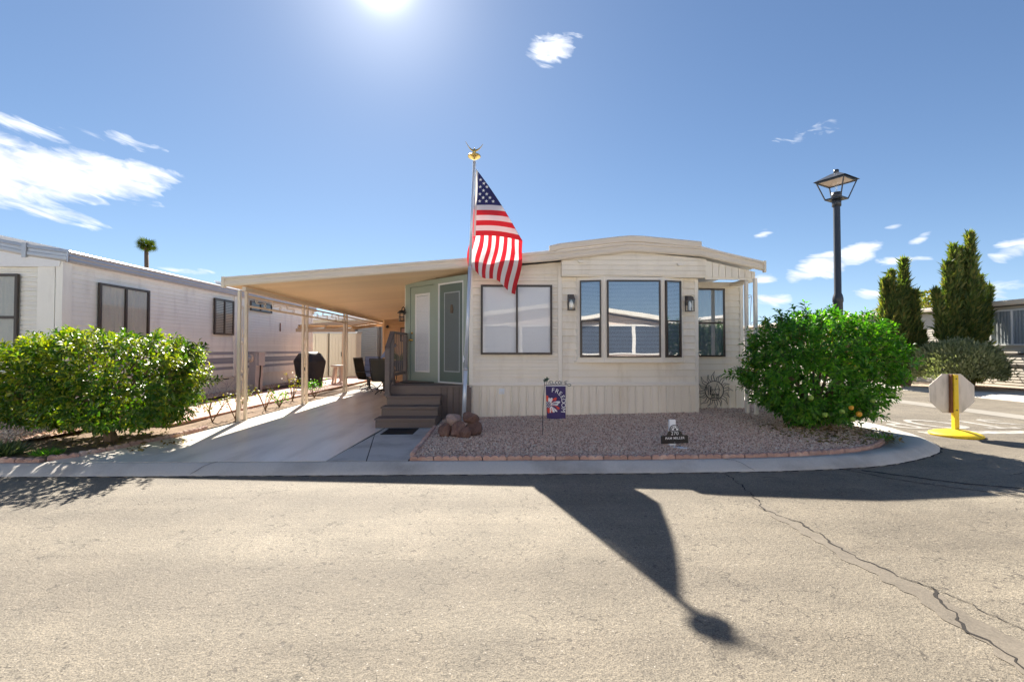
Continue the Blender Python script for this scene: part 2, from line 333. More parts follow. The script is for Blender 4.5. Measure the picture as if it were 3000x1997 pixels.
# ------------------------------------------------------------------ mesh helpers
class MB:
    def __init__(s, mat=None): s.v = []; s.f = []; s.M = mat; s.uv = None
    def add(s, vs, fs):
        o = len(s.v)
        for p in vs:
            p = Vector(p)
            if s.M is not None: p = s.M @ p
            s.v.append(p)
        s.f += [tuple(i + o for i in q) for q in fs]
        return s
    def box(s, x0, x1, y0, y1, z0, z1):
        return s.add([(x0, y0, z0), (x1, y0, z0), (x1, y1, z0), (x0, y1, z0), (x0, y0, z1), (x1, y0, z1), (x1, y1, z1), (x0, y1, z1)],
                     [(0, 3, 2, 1), (4, 5, 6, 7), (0, 1, 5, 4), (1, 2, 6, 5), (2, 3, 7, 6), (3, 0, 4, 7)])
    def bar(s, a, b, w, h=None, up=(0, 0, 1)):
        a, b = Vector(a), Vector(b); h = h or w; d = (b - a).normalized(); up = Vector(up)
        if abs(d.dot(up)) > .98: up = Vector((0, 1, 0))
        r = d.cross(up).normalized() * w / 2; u = r.cross(d).normalized() * h / 2
        vs = [p + q for p in (a, b) for q in (-r - u, r - u, r + u, -r + u)]
        return s.add(vs, [(0, 1, 2, 3), (7, 6, 5, 4), (0, 4, 5, 1), (1, 5, 6, 2), (2, 6, 7, 3), (3, 7, 4, 0)])
    def prism(s, poly, ax, a0, a1):
        """poly: points in the plane square to axis ax ('x': (y,z), 'y': (x,z), 'z': (x,y)), pushed from a0 to a1"""
        n = len(poly)
        def pt(p, a): return (a, p[0], p[1]) if ax == 'x' else (p[0], a, p[1]) if ax == 'y' else (p[0], p[1], a)
        vs = [pt(p, a0) for p in poly] + [pt(p, a1) for p in poly]
        return s.add(vs, [tuple(range(n)), tuple(range(2 * n - 1, n - 1, -1))] + [(i, i + n, (i + 1) % n + n, (i + 1) % n) for i in range(n)])
    def tube(s, pts, r, n=6, closed=False):
        pts = [Vector(p) for p in pts]; k = len(pts); rs = r if isinstance(r, (list, tuple)) else [r] * k
        vs = []; prev = None
        for i, p in enumerate(pts):
            if closed: d = pts[(i + 1) % k] - pts[i - 1]
            else: d = pts[min(i + 1, k - 1)] - pts[max(i - 1, 0)]
            d.normalize()
            if prev is None:
                a = Vector((0, 0, 1)) if abs(d.z) < .9 else Vector((1, 0, 0)); e = d.cross(a).normalized()
            else:
                e = (prev - d * prev.dot(d)).normalized()
            prev = e; g = d.cross(e)
            vs += [p + (e * math.cos(2 * math.pi * j / n) + g * math.sin(2 * math.pi * j / n)) * rs[i] for j in range(n)]
        fs = []
        for i in range(k if closed else k - 1):
            a = i * n; b = ((i + 1) % k) * n
            fs += [(a + j, a + (j + 1) % n, b + (j + 1) % n, b + j) for j in range(n)]
        if not closed: fs += [tuple(range(n - 1, -1, -1)), tuple((k - 1) * n + j for j in range(n))]
        return s.add(vs, fs)
    def lathe(s, prof, c=(0, 0, 0), n=16):
        vs = []; fs = []
        for r, z in prof:
            vs += [(c[0] + r * math.cos(2 * math.pi * j / n), c[1] + r * math.sin(2 * math.pi * j / n), c[2] + z) for j in range(n)]
        for i in range(len(prof) - 1):
            fs += [(i * n + j, i * n + (j + 1) % n, (i + 1) * n + (j + 1) % n, (i + 1) * n + j) for j in range(n)]
        fs += [tuple(range(n - 1, -1, -1)), tuple((len(prof) - 1) * n + j for j in range(n))]
        return s.add(vs, fs)
    def sweep_xz(s, path, prof):
        """prof: closed outline (y, dz) carried along path [(x, z)] in the XZ plane"""
        n = len(prof); vs = [(x, y, z + dz) for x, z in path for y, dz in prof]; fs = []
        for i in range(len(path) - 1):
            fs += [(i * n + j, i * n + (j + 1) % n, (i + 1) * n + (j + 1) % n, (i + 1) * n + j) for j in range(n)]
        fs += [tuple(range(n - 1, -1, -1)), tuple((len(path) - 1) * n + j for j in range(n))]
        return s.add(vs, fs)
    def mesh(s, name, mat, smooth=False):
        me = bpy.data.meshes.new(name); me.from_pydata([tuple(p) for p in s.v], [], s.f); 
        bm = bmesh.new(); bm.from_mesh(me); bmesh.ops.recalc_face_normals(bm, faces=bm.faces); bm.to_mesh(me); bm.free()
        if mat: me.materials.append(M[mat] if isinstance(mat, str) else mat)
        if smooth: me.polygons.foreach_set('use_smooth', [True] * len(me.polygons))
        return me
    def build(s, name, mat, parent=None, smooth=False, loc=None):
        return put(name, s.mesh(name, mat, smooth), parent, loc)
WORLD_PARENT = {}
def put(name, me, parent=None, loc=None, rot=None, scale=None):
    o = bpy.data.objects.new(name, me); C.objects.link(o)
    if loc is not None: o.location = loc
    if rot is not None: o.rotation_euler = rot
    if scale is not None: o.scale = scale
    if parent is not None:
        o.parent = parent
        if parent.get('_w'): o.matrix_parent_inverse = Matrix.Translation(-Vector(parent.location))
    return o
def tag(o, label=None, cat=None, group=None, kind=None):
    if label: o['label'] = label
    if cat: o['category'] = cat
    if group: o['group'] = group
    if kind: o['kind'] = kind
    return o
def thing(name, label, cat, loc=(0, 0, 0), rotz=0, group=None, world=False):
    o = bpy.data.objects.new(name, None); C.objects.link(o); o.location = loc; o.rotation_euler = (0, 0, rotz); o.empty_display_size = .1
    tag(o, label, cat, group)
    if world: o['_w'] = 1        # its parts are given in place
    return o
def copy_thing(o, loc, rotz=None, label=None, parent=None):
    c = o.copy(); C.objects.link(c); c.parent = parent
    if loc is not None: c.location = loc
    if rotz is not None: c.rotation_euler = (0, 0, rotz)
    if label: c['label'] = label
    for ch in o.children:
        copy_thing(ch, None, None, None, c)
    return c
def clip(poly, axis, lo, hi):
    def half(pl, a, sign, val):
        out = []
        for i in range(len(pl)):
            p, q = pl[i], pl[(i + 1) % len(pl)]; dp, dq = sign * (p[a] - val), sign * (q[a] - val)
            if dp >= 0: out.append(p)
            if dp * dq < 0:
                t = dp / (dp - dq); out.append(tuple(p[k] + t * (q[k] - p[k]) for k in range(2)))
        return out
    r = half(poly, axis, 1, lo)
    return half(r, axis, -1, hi) if len(r) > 2 else []
def frame_mat(o, u, n):
    """local x along u, local y against the outward normal (so -y looks out), local z up"""
    u = Vector(u).normalized(); n = Vector(n).normalized()
    return Matrix(((u.x, -n.x, 0, o[0]), (u.y, -n.y, 0, o[1]), (u.z, -n.z, 1, o[2]), (0, 0, 0, 1)))
def arc(c, r, a0, a1, n, plane='xz', y=0):
    return [(c[0] + r * math.cos(a0 + (a1 - a0) * i / n), y, c[1] + r * math.sin(a0 + (a1 - a0) * i / n)) for i in range(n + 1)]
def text(name, body, size, mat, parent, mtx, extrude=.001, spacing=1.0, bold=0.0):
    cu = bpy.data.curves.new(name, 'FONT'); cu.body = body; cu.size = size; cu.extrude = extrude; cu.align_x = 'CENTER'; cu.align_y = 'CENTER'; cu.space_character = spacing; cu.offset = bold
    tmp = bpy.data.objects.new(name, cu); C.objects.link(tmp); bpy.context.view_layer.update()
    me = bpy.data.meshes.new_from_object(tmp.evaluated_get(bpy.context.evaluated_depsgraph_get())); bpy.data.objects.remove(tmp); me.materials.clear(); me.materials.append(M[mat])
    o = bpy.data.objects.new(name, me); C.objects.link(o); o.parent = parent
    if parent is not None and parent.get('_w'): o.matrix_parent_inverse = Matrix.Translation(-Vector(parent.location))
    o.matrix_basis = mtx; return o

# ================================================================== THE SETTING
def struct(name, mb, mat, smooth=False, parent=None):
    o = mb.build(name, mat, parent, smooth)
    if parent is None: o['kind'] = 'structure'
    return o
ground = struct('ground', MB().add([(-600, -600, -.17), (600, -600, -.17), (600, 600, -.17), (-600, 600, -.17)], [(0, 1, 2, 3)]), 'earth')
road = struct('road', MB().add([(-120, -2.4, -.11), (5, -2.4, -.11), (15.2, -2.4, -.11), (120, -2.4, -.11), (-120, 6.4, -.11), (5, 6.4, -.11), (15.2, 6.4, -.11), (120, 6.4, -.11), (5, 120, -.11), (15.2, 120, -.11)],
              [(0, 1, 5, 4), (1, 2, 6, 5), (2, 3, 7, 6), (5, 6, 9, 8)]), 'asphalt')
def strip(pts, w0, w1, z, seed=0, jit=.3, wob=.012):
    """an uneven ribbon lying on the road, its edges wandering without ever crossing"""
    rr = random.Random(seed); dense = []; ph = [rr.uniform(0, 6.28) for _ in range(8)]
    for i in range(len(pts) - 1):
        (x0, y0), (x1, y1) = pts[i], pts[i + 1]; k = max(2, int(math.hypot(x1 - x0, y1 - y0) / .03))
        dense += [(x0 + (x1 - x0) * t / k, y0 + (y1 - y0) * t / k) for t in range(k)]
    dense.append(pts[-1]); n = len(dense); L = []
    for i, (x, y) in enumerate(dense):
        a = dense[max(0, i - 3)]; b = dense[min(n - 1, i + 3)]; d = Vector((b[0] - a[0], b[1] - a[1])).normalized(); q = Vector((-d.y, d.x)); s = i * .03
        w = (w0 + (w1 - w0) * i / (n - 1)) / 2; o_ = wob * (math.sin(s * 23 + ph[0]) + .7 * math.sin(s * 51 + ph[1]) + .4 * math.sin(s * 97 + ph[2])) * .5
        wl_, wr_ = (w * (1 + jit * (.6 * math.sin(s * 17 + p1) + .4 * math.sin(s * 43 + p2))) for p1, p2 in ((ph[3], ph[4]), (ph[5], ph[6])))
        L.append((x + q.x * (o_ + wl_), y + q.y * (o_ + wl_), z)); L.append((x + q.x * (o_ - wr_), y + q.y * (o_ - wr_), z))
    return MB().add(L, [(2 * i, 2 * i + 1, 2 * i + 3, 2 * i + 2) for i in range(n - 1)])
crack = [(2.72, 5.50), (2.66, 5.0), (2.57, 4.55), (2.47, 4.25), (2.56, 4.05), (2.60, 3.93), (2.60, 3.66), (2.56, 3.40), (2.64, 3.04), (2.72, 2.86), (2.60, 2.62), (2.50, 2.40), (2.51, 2.2), (2.40, 1.9), (2.45, 1.2)]
struct('sealed_seam', strip([(2.52, 4.5), (2.50, 4.1), (2.54, 3.6), (2.54, 3.2), (2.60, 2.9), (2.58, 2.5), (2.56, 2.2), (2.5, 1.2)], .07, .26, -.1065, 3, .35), 'crack_fill', parent=road)
struct('road_crack', strip(crack, .011, .016, -.1045, 5, .75, .026), 'crack_dark', parent=road)
struct('road_crack', strip([(2.72, 2.86), (2.78, 2.66), (2.80, 2.45), (2.76, 2.2), (2.82, 1.8)], .007, .005, -.1045, 6, .8, .022), 'crack_dark', parent=road)
struct('road_crack', strip([(4.3, 5.68), (4.6, 5.2), (5.0, 4.85), (5.6, 4.5), (6.6, 4.3)], .020, .012, -.1045, 8, .8), 'crack_dark', parent=road)
struct('road_crack', strip([(4.5, 5.62), (5.2, 5.05), (5.9, 4.75)], .05, .02, -.1055, 9, .6), 'tar', parent=road)
for i, (x, y, dx, dy) in enumerate([(3.1, 5.35, .16, -.03), (5.6, 5.6, .18, .03), (6.2, 5.4, .2, .06), (6.5, 6.1, .15, .02), (5.9, 5.0, .1, .0), (7.0, 5.8, .12, .05)]):
    struct('tar_spot', strip([(x, y), (x + dx * .5, y + dy * .3), (x + dx, y + dy)], .012, .006, -.1050, 20 + i, .9), 'tar', parent=road)
# centre gutter, stop line and lettering of the side street
struct('valley_gutter', MB().add([(11.25, 6.9, -.104), (11.6, 6.9, -.107), (11.98, 6.9, -.104), (11.25, 120, -.104), (11.6, 120, -.107), (11.98, 120, -.104)], [(0, 1, 4, 3), (1, 2, 5, 4)]), 'gutter_concrete', parent=road)
struct('stop_line', MB().add([(7.62, 7.98, -.105), (11.0, 7.98, -.105), (11.0, 8.26, -.105), (7.62, 8.26, -.105)], [(0, 1, 2, 3)]), 'road_paint', parent=road)
text('lettering', 'STOP', 1.05, 'road_paint', road, Matrix.Translation((9.15, 9.15, -.1045)) @ Matrix.Rotation(math.pi, 4, 'Z') @ Matrix.Diagonal((1.05, 1.55, 1, 1)), .0003, 1.15)

# the raised lot with its rolled kerb
K_OUT = [(-120, 5.55), (-6, 5.56), (-3, 5.54), (0, 5.54), (1.9, 5.55), (3.4, 5.60), (4.1, 5.67), (4.72, 5.77), (5.2, 5.92), (5.65, 6.12), (6.05, 6.33), (6.44, 6.58), (6.76, 6.90), (6.98, 7.25), (7.14, 7.65), (7.26, 8.15), (7.34, 8.8), (7.38, 10), (7.40, 14), (7.4, 120)]
K_IN = [(-120, 5.80), (-6, 5.80), (-3, 5.79), (0, 5.79), (1.9, 5.79), (3.3, 5.86), (3.9, 5.93), (4.45, 6.03), (4.85, 6.15), (5.2, 6.30), (5.5, 6.47), (5.78, 6.70), (6.0, 6.95), (6.15, 7.2), (6.26, 7.5), (6.33, 7.9), (6.38, 8.6), (6.42, 10), (6.44, 14), (6.44, 120)]
kv = []; kf = []
for (ox, oy), (ix, iy) in zip(K_OUT, K_IN):
    d = math.hypot(ix - ox, iy - oy)
    for t, z in ((-.015 / d, -.125), (0, -.100), (min(.30, .07 / d), -.072), (min(.62, .15 / d), -.030), (min(.93, .24 / d), -.006), (1.0, -.001), (1.0 + .02 / d, -.12)):
        kv.append((ox + (ix - ox) * t, oy + (iy - oy) * t, z))
for i in range(len(K_OUT) - 1):
    for j in range(6): kf.append((i * 7 + j, (i + 1) * 7 + j, (i + 1) * 7 + j + 1, i * 7 + j + 1))
kerb = struct('kerb', MB().add(kv, kf), 'kerb_concrete', True)
for a, b in (((-3.75, 5.555), (-3.75 + .20, 5.81)), ((-.28, 5.545), (-.28, 5.80)), ((3.15, 5.60), (2.85, 5.84)), ((6.9, 7.1), (6.05, 7.33))):
    d = (Vector(b) - Vector(a)); L = d.length; mb = MB()
    pr = [(0, -.098), (.07 / L, -.0705), (.15 / L, -.0285), (.24 / L, -.004), (1.0, .0015)]
    q = Vector((-d.y, d.x)).normalized() * .006; vs = []
    for t, z in pr: vs += [(a[0] + d.x * t + q.x, a[1] + d.y * t + q.y, z), (a[0] + d.x * t - q.x, a[1] + d.y * t - q.y, z)]
    struct('kerb_joint', mb.add(vs, [(2 * i, 2 * i + 1, 2 * i + 3, 2 * i + 2) for i in range(4)]), 'joint_dark', parent=kerb)
struct('gutter_seam', strip([(x, y - .012) for x, y in K_OUT[1:16]], .022, .030, -.1035, 12, .9), 'tar', parent=kerb)
lot = [(-120, 5.80), (-120, 120)] + [(x, y) for x, y in K_IN[::-1]][:-1]
mb = MB(); mb.prism(lot, 'z', -.12, -.022); struct('lot', mb, 'earth')

# driveway: slabs with open joints over a darker bed
struct('driveway', MB().prism([(-5.66, 5.805), (-1.185, 5.805), (-1.185, 9.05), (-2.2, 10.6), (-2.2, 19.7), (-5.16, 19.7), (-5.14, 7.6)], 'z', -.05, -.010), 'joint_dark')
driveway = bpy.data.objects['driveway']
def slab(poly, mat): struct('slab', MB().prism(poly, 'z', -.04, 0.0), mat, parent=driveway)
slab([(-5.70, 5.815), (-2.215, 5.815), (-2.10, 8.70), (-5.12, 8.70), (-5.16, 7.6)], 'painted_slab')
slab([(-5.12, 8.712), (-2.10, 8.712), (-2.08, 11.9), (-5.14, 11.9)], 'painted_slab')
slab([(-5.14, 11.912), (-2.10, 11.912), (-2.10, 15.3), (-5.16, 15.3)], 'painted_slab')
slab([(-5.16, 15.312), (-2.10, 15.312), (-2.10, 19.7), (-5.16, 19.7)], 'painted_slab')
slab([(-2.207, 5.815), (-1.716, 5.815), (-2.095, 7.55)], 'concrete')
slab([(-1.700, 5.815), (-1.19, 5.815), (-1.19, 9.1), (-2.095, 9.1), (-2.085, 7.56)], 'concrete')

# gravel bed in front of the house
def bed_z(x, y): 
    t = min(1, max(0, (x + .6) / 4.6)); s = min(1, max(0, (y - 6.0) / 3.0)); return .004 + .085 * t * s + .018 * s
BED = [(-1.16, 5.87), (0, 5.87), (1.9, 5.87), (3.2, 5.93), (3.9, 6.01), (4.42, 6.12), (4.8, 6.24), (5.12, 6.38), (5.42, 6.56), (5.68, 6.78), (5.88, 7.02), (6.02, 7.28), (6.10, 7.55), (6.14, 7.95), (6.16, 8.7), (6.16, 20.0), (5.34, 20), (5.34, 9.96), (4.04, 9.96), (4.04, 9.31), (-.62, 9.31), (-.62, 9.1), (-1.16, 9.1)]
def inside(poly, x, y):
    c_ = np.zeros(len(x), bool); n = len(poly)
    for i in range(n):
        (x0, y0), (x1, y1) = poly[i], poly[i - 1]
        if y0 == y1: continue
        c_ ^= ((y0 > y) != (y1 > y)) & (x < (x1 - x0) * (y - y0) / (y1 - y0) + x0)
    return c_
def bed_sheet(name, poly, zf, mat, cell=.25):
    """a ground sheet cut to its outline, following its own height"""
    bm = bmesh.new(); bm.faces.new([bm.verts.new((x, y, 0)) for x, y in poly])
    xs = [p[0] for p in poly]; ys = [p[1] for p in poly]
    for ax, lo, hi in ((0, min(xs), max(xs)), (1, min(ys), max(ys))):
        k = lo + cell
        while k < hi:
            nrm = (1, 0, 0) if ax == 0 else (0, 1, 0); pt = (k, 0, 0) if ax == 0 else (0, k, 0)
            bmesh.ops.bisect_plane(bm, geom=bm.verts[:] + bm.edges[:] + bm.faces[:], plane_co=pt, plane_no=nrm); k += cell
    for v in bm.verts: v.co.z = zf(v.co.x, v.co.y)
    me = bpy.data.meshes.new(name); bm.to_mesh(me); bm.free(); me.materials.append(M[mat])
    if me.polygons and me.polygons[0].normal.z < 0: me.flip_normals()
    o = put(name, me); o['kind'] = 'structure'; return o
gravel_bed = bed_sheet('gravel_bed', BED, bed_z, 'gravel_base')
def np_mesh(name, V, F, mat, parent=None, smooth=False):
    """V (n,3), F (m,k) all faces alike"""
    me = bpy.data.meshes.new(name); V = np.asarray(V, np.float32); F = np.asarray(F, np.int32); k = F.shape[1]
    me.vertices.add(len(V)); me.vertices.foreach_set('co', V.ravel())
    me.loops.add(F.size); me.loops.foreach_set('vertex_index', F.ravel())
    me.polygons.add(len(F)); me.polygons.foreach_set('loop_start', np.arange(0, F.size, k, dtype=np.int32)); me.polygons.foreach_set('loop_total', np.full(len(F), k, np.int32))
    me.update(calc_edges=True); me.materials.append(M[mat])
    if smooth: me.polygons.foreach_set('use_smooth', [True] * len(F))
    return put(name, me, parent)
def rot_np(n, ax=None):
    """n random rotation matrices"""
    q = rng.normal(size=(n, 4)); q /= np.linalg.norm(q, axis=1)[:, None]; a, b, c_, d = q.T
    return np.stack([np.stack([1 - 2 * (c_ * c_ + d * d), 2 * (b * c_ - a * d), 2 * (b * d + a * c_)], -1), np.stack([2 * (b * c_ + a * d), 1 - 2 * (b * b + d * d), 2 * (c_ * d - a * b)], -1), np.stack([2 * (b * d - a * c_), 2 * (c_ * d + a * b), 1 - 2 * (b * b + c_ * c_)], -1)], 1)
def base_stone(seed):
    bm = bmesh.new(); bmesh.ops.create_icosphere(bm, subdivisions=1, radius=1); r = random.Random(seed)
    for v in bm.verts: v.co *= .78 + .44 * r.random()
    bm.verts.index_update(); V = np.array([v.co[:] for v in bm.verts]); F = np.array([[v.index for v in f.verts] for f in bm.faces]); bm.free(); return V, F
STONES = [base_stone(i) for i in range(6)]
def scatter(name, poly, zf, count, r0, r1, mat, label, far=None, keep=None):
    xs = [p[0] for p in poly]; ys = [p[1] for p in poly]; P = np.zeros((0, 2))
    while len(P) < count:
        q = np.stack([rng.uniform(min(xs), max(xs), count), rng.uniform(min(ys), max(ys), count)], 1); ok = inside(poly, q[:, 0], q[:, 1])
        if keep is not None: ok &= keep(q)
        P = np.concatenate([P, q[ok]])
    P = P[:count]; Vs = []; Fs = []; o = 0
    for k, (bv, bf) in enumerate(STONES):
        p = P[k::6]; n = len(p); rad = rng.uniform(r0, r1, n)[:, None] * rng.uniform(.75, 1.2, (n, 3)); rad[:, 2] *= .8
        v = bv[None] * rad[:, None, :]; v = np.einsum('nij,nvj->nvi', rot_np(n), v)
        z = np.array([zf(a, b) for a, b in p]) + rad.mean(1) * rng.uniform(.15, .75, n)
        v += np.concatenate([p, z[:, None]], 1)[:, None, :]
        Vs.append(v.reshape(-1, 3)); Fs.append((bf[None] + (np.arange(n) * len(bv))[:, None, None]).reshape(-1, 3) + o); o += n * len(bv)
    ob = np_mesh(name, np.concatenate(Vs), np.concatenate(Fs), mat); tag(ob, label, 'gravel', kind='stuff'); return ob
front_poly = [p for p in BED if p[1] < 9.97 or p[1] > 15]
NEAR = [(-1.16, 5.87), (0, 5.87), (1.9, 5.87), (3.2, 5.93), (3.9, 6.01), (4.42, 6.12), (4.8, 6.24), (5.12, 6.38), (5.42, 6.56), (5.68, 6.78), (5.88, 7.02), (6.02, 7.28), (6.10, 7.55), (6.14, 7.95), (6.16, 8.7), (6.16, 12.0), (5.34, 12), (5.34, 9.96), (4.04, 9.96), (4.04, 9.30), (-.62, 9.30), (-.62, 9.1), (-1.16, 9.1)]
scatter('gravel', NEAR, bed_z, 56000, .007, .0165, 'gravel_stone', 'pinkish crushed gravel spread in front of the cream house')

# soil, path and gravel on the neighbour's side of the driveway
soil_z = lambda x, y: .006 + .012 * math.sin(3 * x) * math.cos(2.5 * y)
bed_sheet('soil_bed', [(-7.6, 5.88), (-5.84, 5.88), (-5.62, 6.12), (-5.42, 6.8), (-5.26, 7.6), (-5.17, 8.6), (-5.16, 15.6), (-5.92, 15.6), (-5.92, 8.35), (-7.6, 8.35)], soil_z, 'soil', .3)
LG = [(-12.5, 5.88), (-7.6, 5.88), (-7.45, 6.4), (-7.1, 7.2), (-6.9, 8.3), (-7.78, 8.4), (-7.78, 22), (-8.5, 22), (-8.5, 9.0), (-12.5, 9.0)]
lg_z = lambda x, y: .004 + .10 * min(1, max(0, (y - 6) / 3))
bed_sheet('side_gravel_bed', LG, lg_z, 'gravel_base', .4)
scatter('gravel', LG, lg_z, 14000, .010, .022, 'gravel_stone', 'pink gravel beside the white neighbouring mobile home', keep=lambda q: (q[:, 1] < 20))
# paved path, each paver a piece
path = struct('paved_path', MB().box(-7.72, -5.93, 8.38, 21.5, -.02, .022), 'soil')
px = MB(); px.box(-.148, .148, -.148, .148, 0, .040); pav = px.mesh('paver', 'paver_red')
for j in range(43):
    for i in range(6):
        put('paver', pav, path, (-7.57 + i * .298 + random.uniform(-.003, .003), 8.53 + j * .301 + random.uniform(-.003, .003), random.uniform(.018, .024)), (random.uniform(-.008, .008), random.uniform(-.008, .008), random.uniform(-.01, .01)))
# red edging stones: scalloped along the beds
def edging_mesh(L, n, hgt=.10, th=.058, seed=0):
    r = random.Random(seed); mb = MB(); prof = [(-L / 2, -.06)]
    prof += [(L / 2, -.06)]
    top = []
    for i in range(n):
        for k in range(5):
            a = math.pi * (k + .5) / 5; top.append((-L / 2 + L / n * (i + .5) - math.cos(a) * L / n / 2 * .98, hgt - .028 + .028 * math.sin(a) + r.uniform(-.003, .003)))
    prof += top[::-1]
    # rounded over: a narrower crest on a full-width body
    k = len(prof); vs = []
    for y, sh in ((-th / 2, -.012), (-th / 2 * .55, 0), (th / 2 * .55, 0), (th / 2, -.012)):
        vs += [(x, y, z + (sh if z > 0 else 0)) for x, z in prof]
    fs = [tuple(range(k)), tuple(range(4 * k - 1, 3 * k - 1, -1))] + [(a * k + i, (a + 1) * k + i, (a + 1) * k + (i + 1) % k, a * k + (i + 1) % k) for a in range(3) for i in range(k)]
    return mb.add(vs, fs).mesh('edging_brick', 'brick_red')
EDG = [edging_mesh(.302, 3, .058, .062, s) for s in range(3)]
def run_edging(th, pts, step, zf=None):
    P = [Vector((*p, 0)) for p in pts]; d = 0; segs = [(P[i], P[i + 1], (P[i + 1] - P[i]).length) for i in range(len(P) - 1)]; tot = sum(s[2] for s in segs); t = step / 2; k = 0
    while t < tot:
        a = t
        for p, q, L in segs:
            if a <= L: break
            a -= L
        c_ = p.lerp(q, a / L); dr = q - p
        put('edging_brick', EDG[k % 3], th, (c_.x, c_.y, (zf(c_.x, c_.y) if zf else 0) + random.uniform(-.004, .004)), (random.uniform(-.04, .04), random.uniform(-.015, .015), math.atan2(dr.y, dr.x) + random.uniform(-.025, .025))); t += step; k += 1
e1 = thing('garden_edging', 'scalloped red brick edging along the kerb around the front gravel bed', 'edging', (2, 5.83, 0), world=True)
run_edging(e1, [(-1.17, 5.845), (1.9, 5.835), (3.25, 5.90), (3.92, 5.975), (4.45, 6.085), (4.83, 6.205), (5.16, 6.35), (5.46, 6.53), (5.73, 6.76), (5.93, 7.0), (6.08, 7.26), (6.17, 7.54), (6.21, 7.95), (6.24, 8.7), (6.25, 12)], .309)
run_edging(e1, [(-1.175, 6.03), (-1.185, 8.15)], .309)
e2 = thing('garden_edging', 'scalloped red brick edging around the soil under the yellowing citrus', 'edging', (-6, 6, 0), world=True)
run_edging(e2, [(-7.9, 5.845), (-5.86, 5.845), (-5.62, 6.06), (-5.44, 6.6), (-5.30, 7.3), (-5.24, 8.0), (-5.30, 8.42)], .309)
e3 = thing('garden_edging', 'low red brick edging between the paved path and white mobile home', 'edging', (-7.75, 14, 0), world=True)
run_edging(e3, [(-7.76, 8.5), (-7.76, 20.5)], .309)
e4 = thing('garden_edging', 'red brick edging between the paved path and the narrow rose bed', 'edging', (-5.9, 12, 0), world=True)
run_edging(e4, [(-5.90, 9.3), (-5.90, 15.5)], .309, lambda x, y: -.045)

# far side of the side street
struct('far_lot', MB().prism([(15.5, 4), (60, 4), (60, 90), (15.5, 90)], 'z', -.14, .03), 'earth')
struct('far_kerb', MB().prism([(15.0, -.118), (15.12, -.06), (15.3, .02), (15.52, .036), (15.52, -.15), (15.0, -.15)], 'y', 8.5, 90), 'kerb_concrete')
struct('far_drive', MB().prism([(15.53, 8.6), (17.8, 8.6), (17.8, 14.6), (15.53, 14.6)], 'z', .031, .042), 'concrete')
struct('opposite_lot', MB().prism([(-60, -40), (60, -40), (60, -2.7), (-60, -2.7)], 'z', -.14, -.0), 'pale_gravel')
struct('opposite_kerb', MB().prism([(-2.4, -.125), (-2.5, -.05), (-2.68, .004), (-2.72, -.15), (-2.4, -.15)], 'x', -60, 60), 'kerb_concrete')

# ================================================================== WINDOWS
def window(parent, o, u, nrm, w, h, frame='bronze', fw=.045, cols=(), rows=(), back='room_dark', blind=None, pitch=.025, curtain=None, glass='glass', depth=.05, sash=None, tilt=.5):
    """frame with its panes; behind them the dark room, a slatted blind or a hanging curtain"""
    mt = frame_mat(o, u, nrm); f = MB(mt)
    f.box(0, w, -depth, 0, 0, fw); f.box(0, w, -depth, 0, h - fw, h); f.box(0, fw, -depth + .001, 0, fw, h - fw); f.box(w - fw, w, -depth + .001, 0, fw, h - fw)
    for c_ in cols: f.box(c_ - fw * .45, c_ + fw * .45, -depth - .004, 0, fw, h - fw)
    for r_ in rows: f.box(fw, w - fw, -depth - .003, 0, r_ - fw * .55, r_ + fw * .55)
    if sash:
        z0, z1 = sash; s2 = fw * .62
        f.box(fw, fw + s2, -depth + .008, 0, z0, z1); f.box(w - fw - s2, w - fw, -depth + .008, 0, z0, z1); f.box(fw + s2, w - fw - s2, -depth + .008, 0, z0, z0 + s2)
    win = f.build('window', frame, parent)
    MB(mt).box(fw * .5, w - fw * .5, -.006, -.002, fw * .5, h - fw * .5).build('backing', back, win)
    if blind:
        b = MB(mt); k = int((h - 2 * fw) / pitch); dz = pitch * tilt
        for i in range(k):
            z = fw + pitch * (i + .25)
            b.add([(fw, -.016, z), (w - fw, -.016, z), (w - fw, -.022, z + dz), (fw, -.022, z + dz)], [(0, 1, 2, 3)])
        q = b.build('blind', blind, win); q['kind'] = 'stuff'
    if curtain:
        b = MB(mt); k = int(w / .012); vs = []
        for i in range(k + 1):
            x = fw + (w - 2 * fw) * i / k; y = -.016 + .008 * math.sin(i * .62 + .7 * math.sin(i * .17)); vs += [(x, y, fw), (x, y, h - fw)]
        b.add(vs, [(2 * i, 2 * i + 2, 2 * i + 3, 2 * i + 1) for i in range(k)]); b.build('curtain', curtain, win, True)
    xs = [fw] + list(cols) + [w - fw]; zs = [fw] + list(rows) + [h - fw]
    for i in range(len(xs) - 1):
        for j in range(len(zs) - 1):
            MB(mt).add([(xs[i], -.034, zs[j]), (xs[i + 1], -.034, zs[j]), (xs[i + 1], -.034, zs[j + 1]), (xs[i], -.034, zs[j + 1])], [(0, 1, 2, 3)]).build('pane', glass, win)
    return win
def board_profile(h, lo=.020, hi=.006, crease=True):
    lo = lo * 1.7
    if crease: return [(0, .004), (-lo, .005), (-lo, .016), (-lo * .62, h * .46), (-lo * .86, h * .50), (-lo * .80, h * .54), (-hi, h - .001), (0, h - .001)]
    return [(0, .004), (-lo, .005), (-lo, .016), (-hi, h - .001), (0, h - .001)]
def siding(parent, x0, x1, y, z0, z1, h, mat, name='siding_board', lo=.020, crease=True):
    me = MB().prism(board_profile(h, lo, .006, crease), 'x', x0, x1).mesh(name, mat); k = 0
    n = int(round((z1 - z0) / h))
    for i in range(n): put(name, me, parent, (0, y, z0 + i * h))

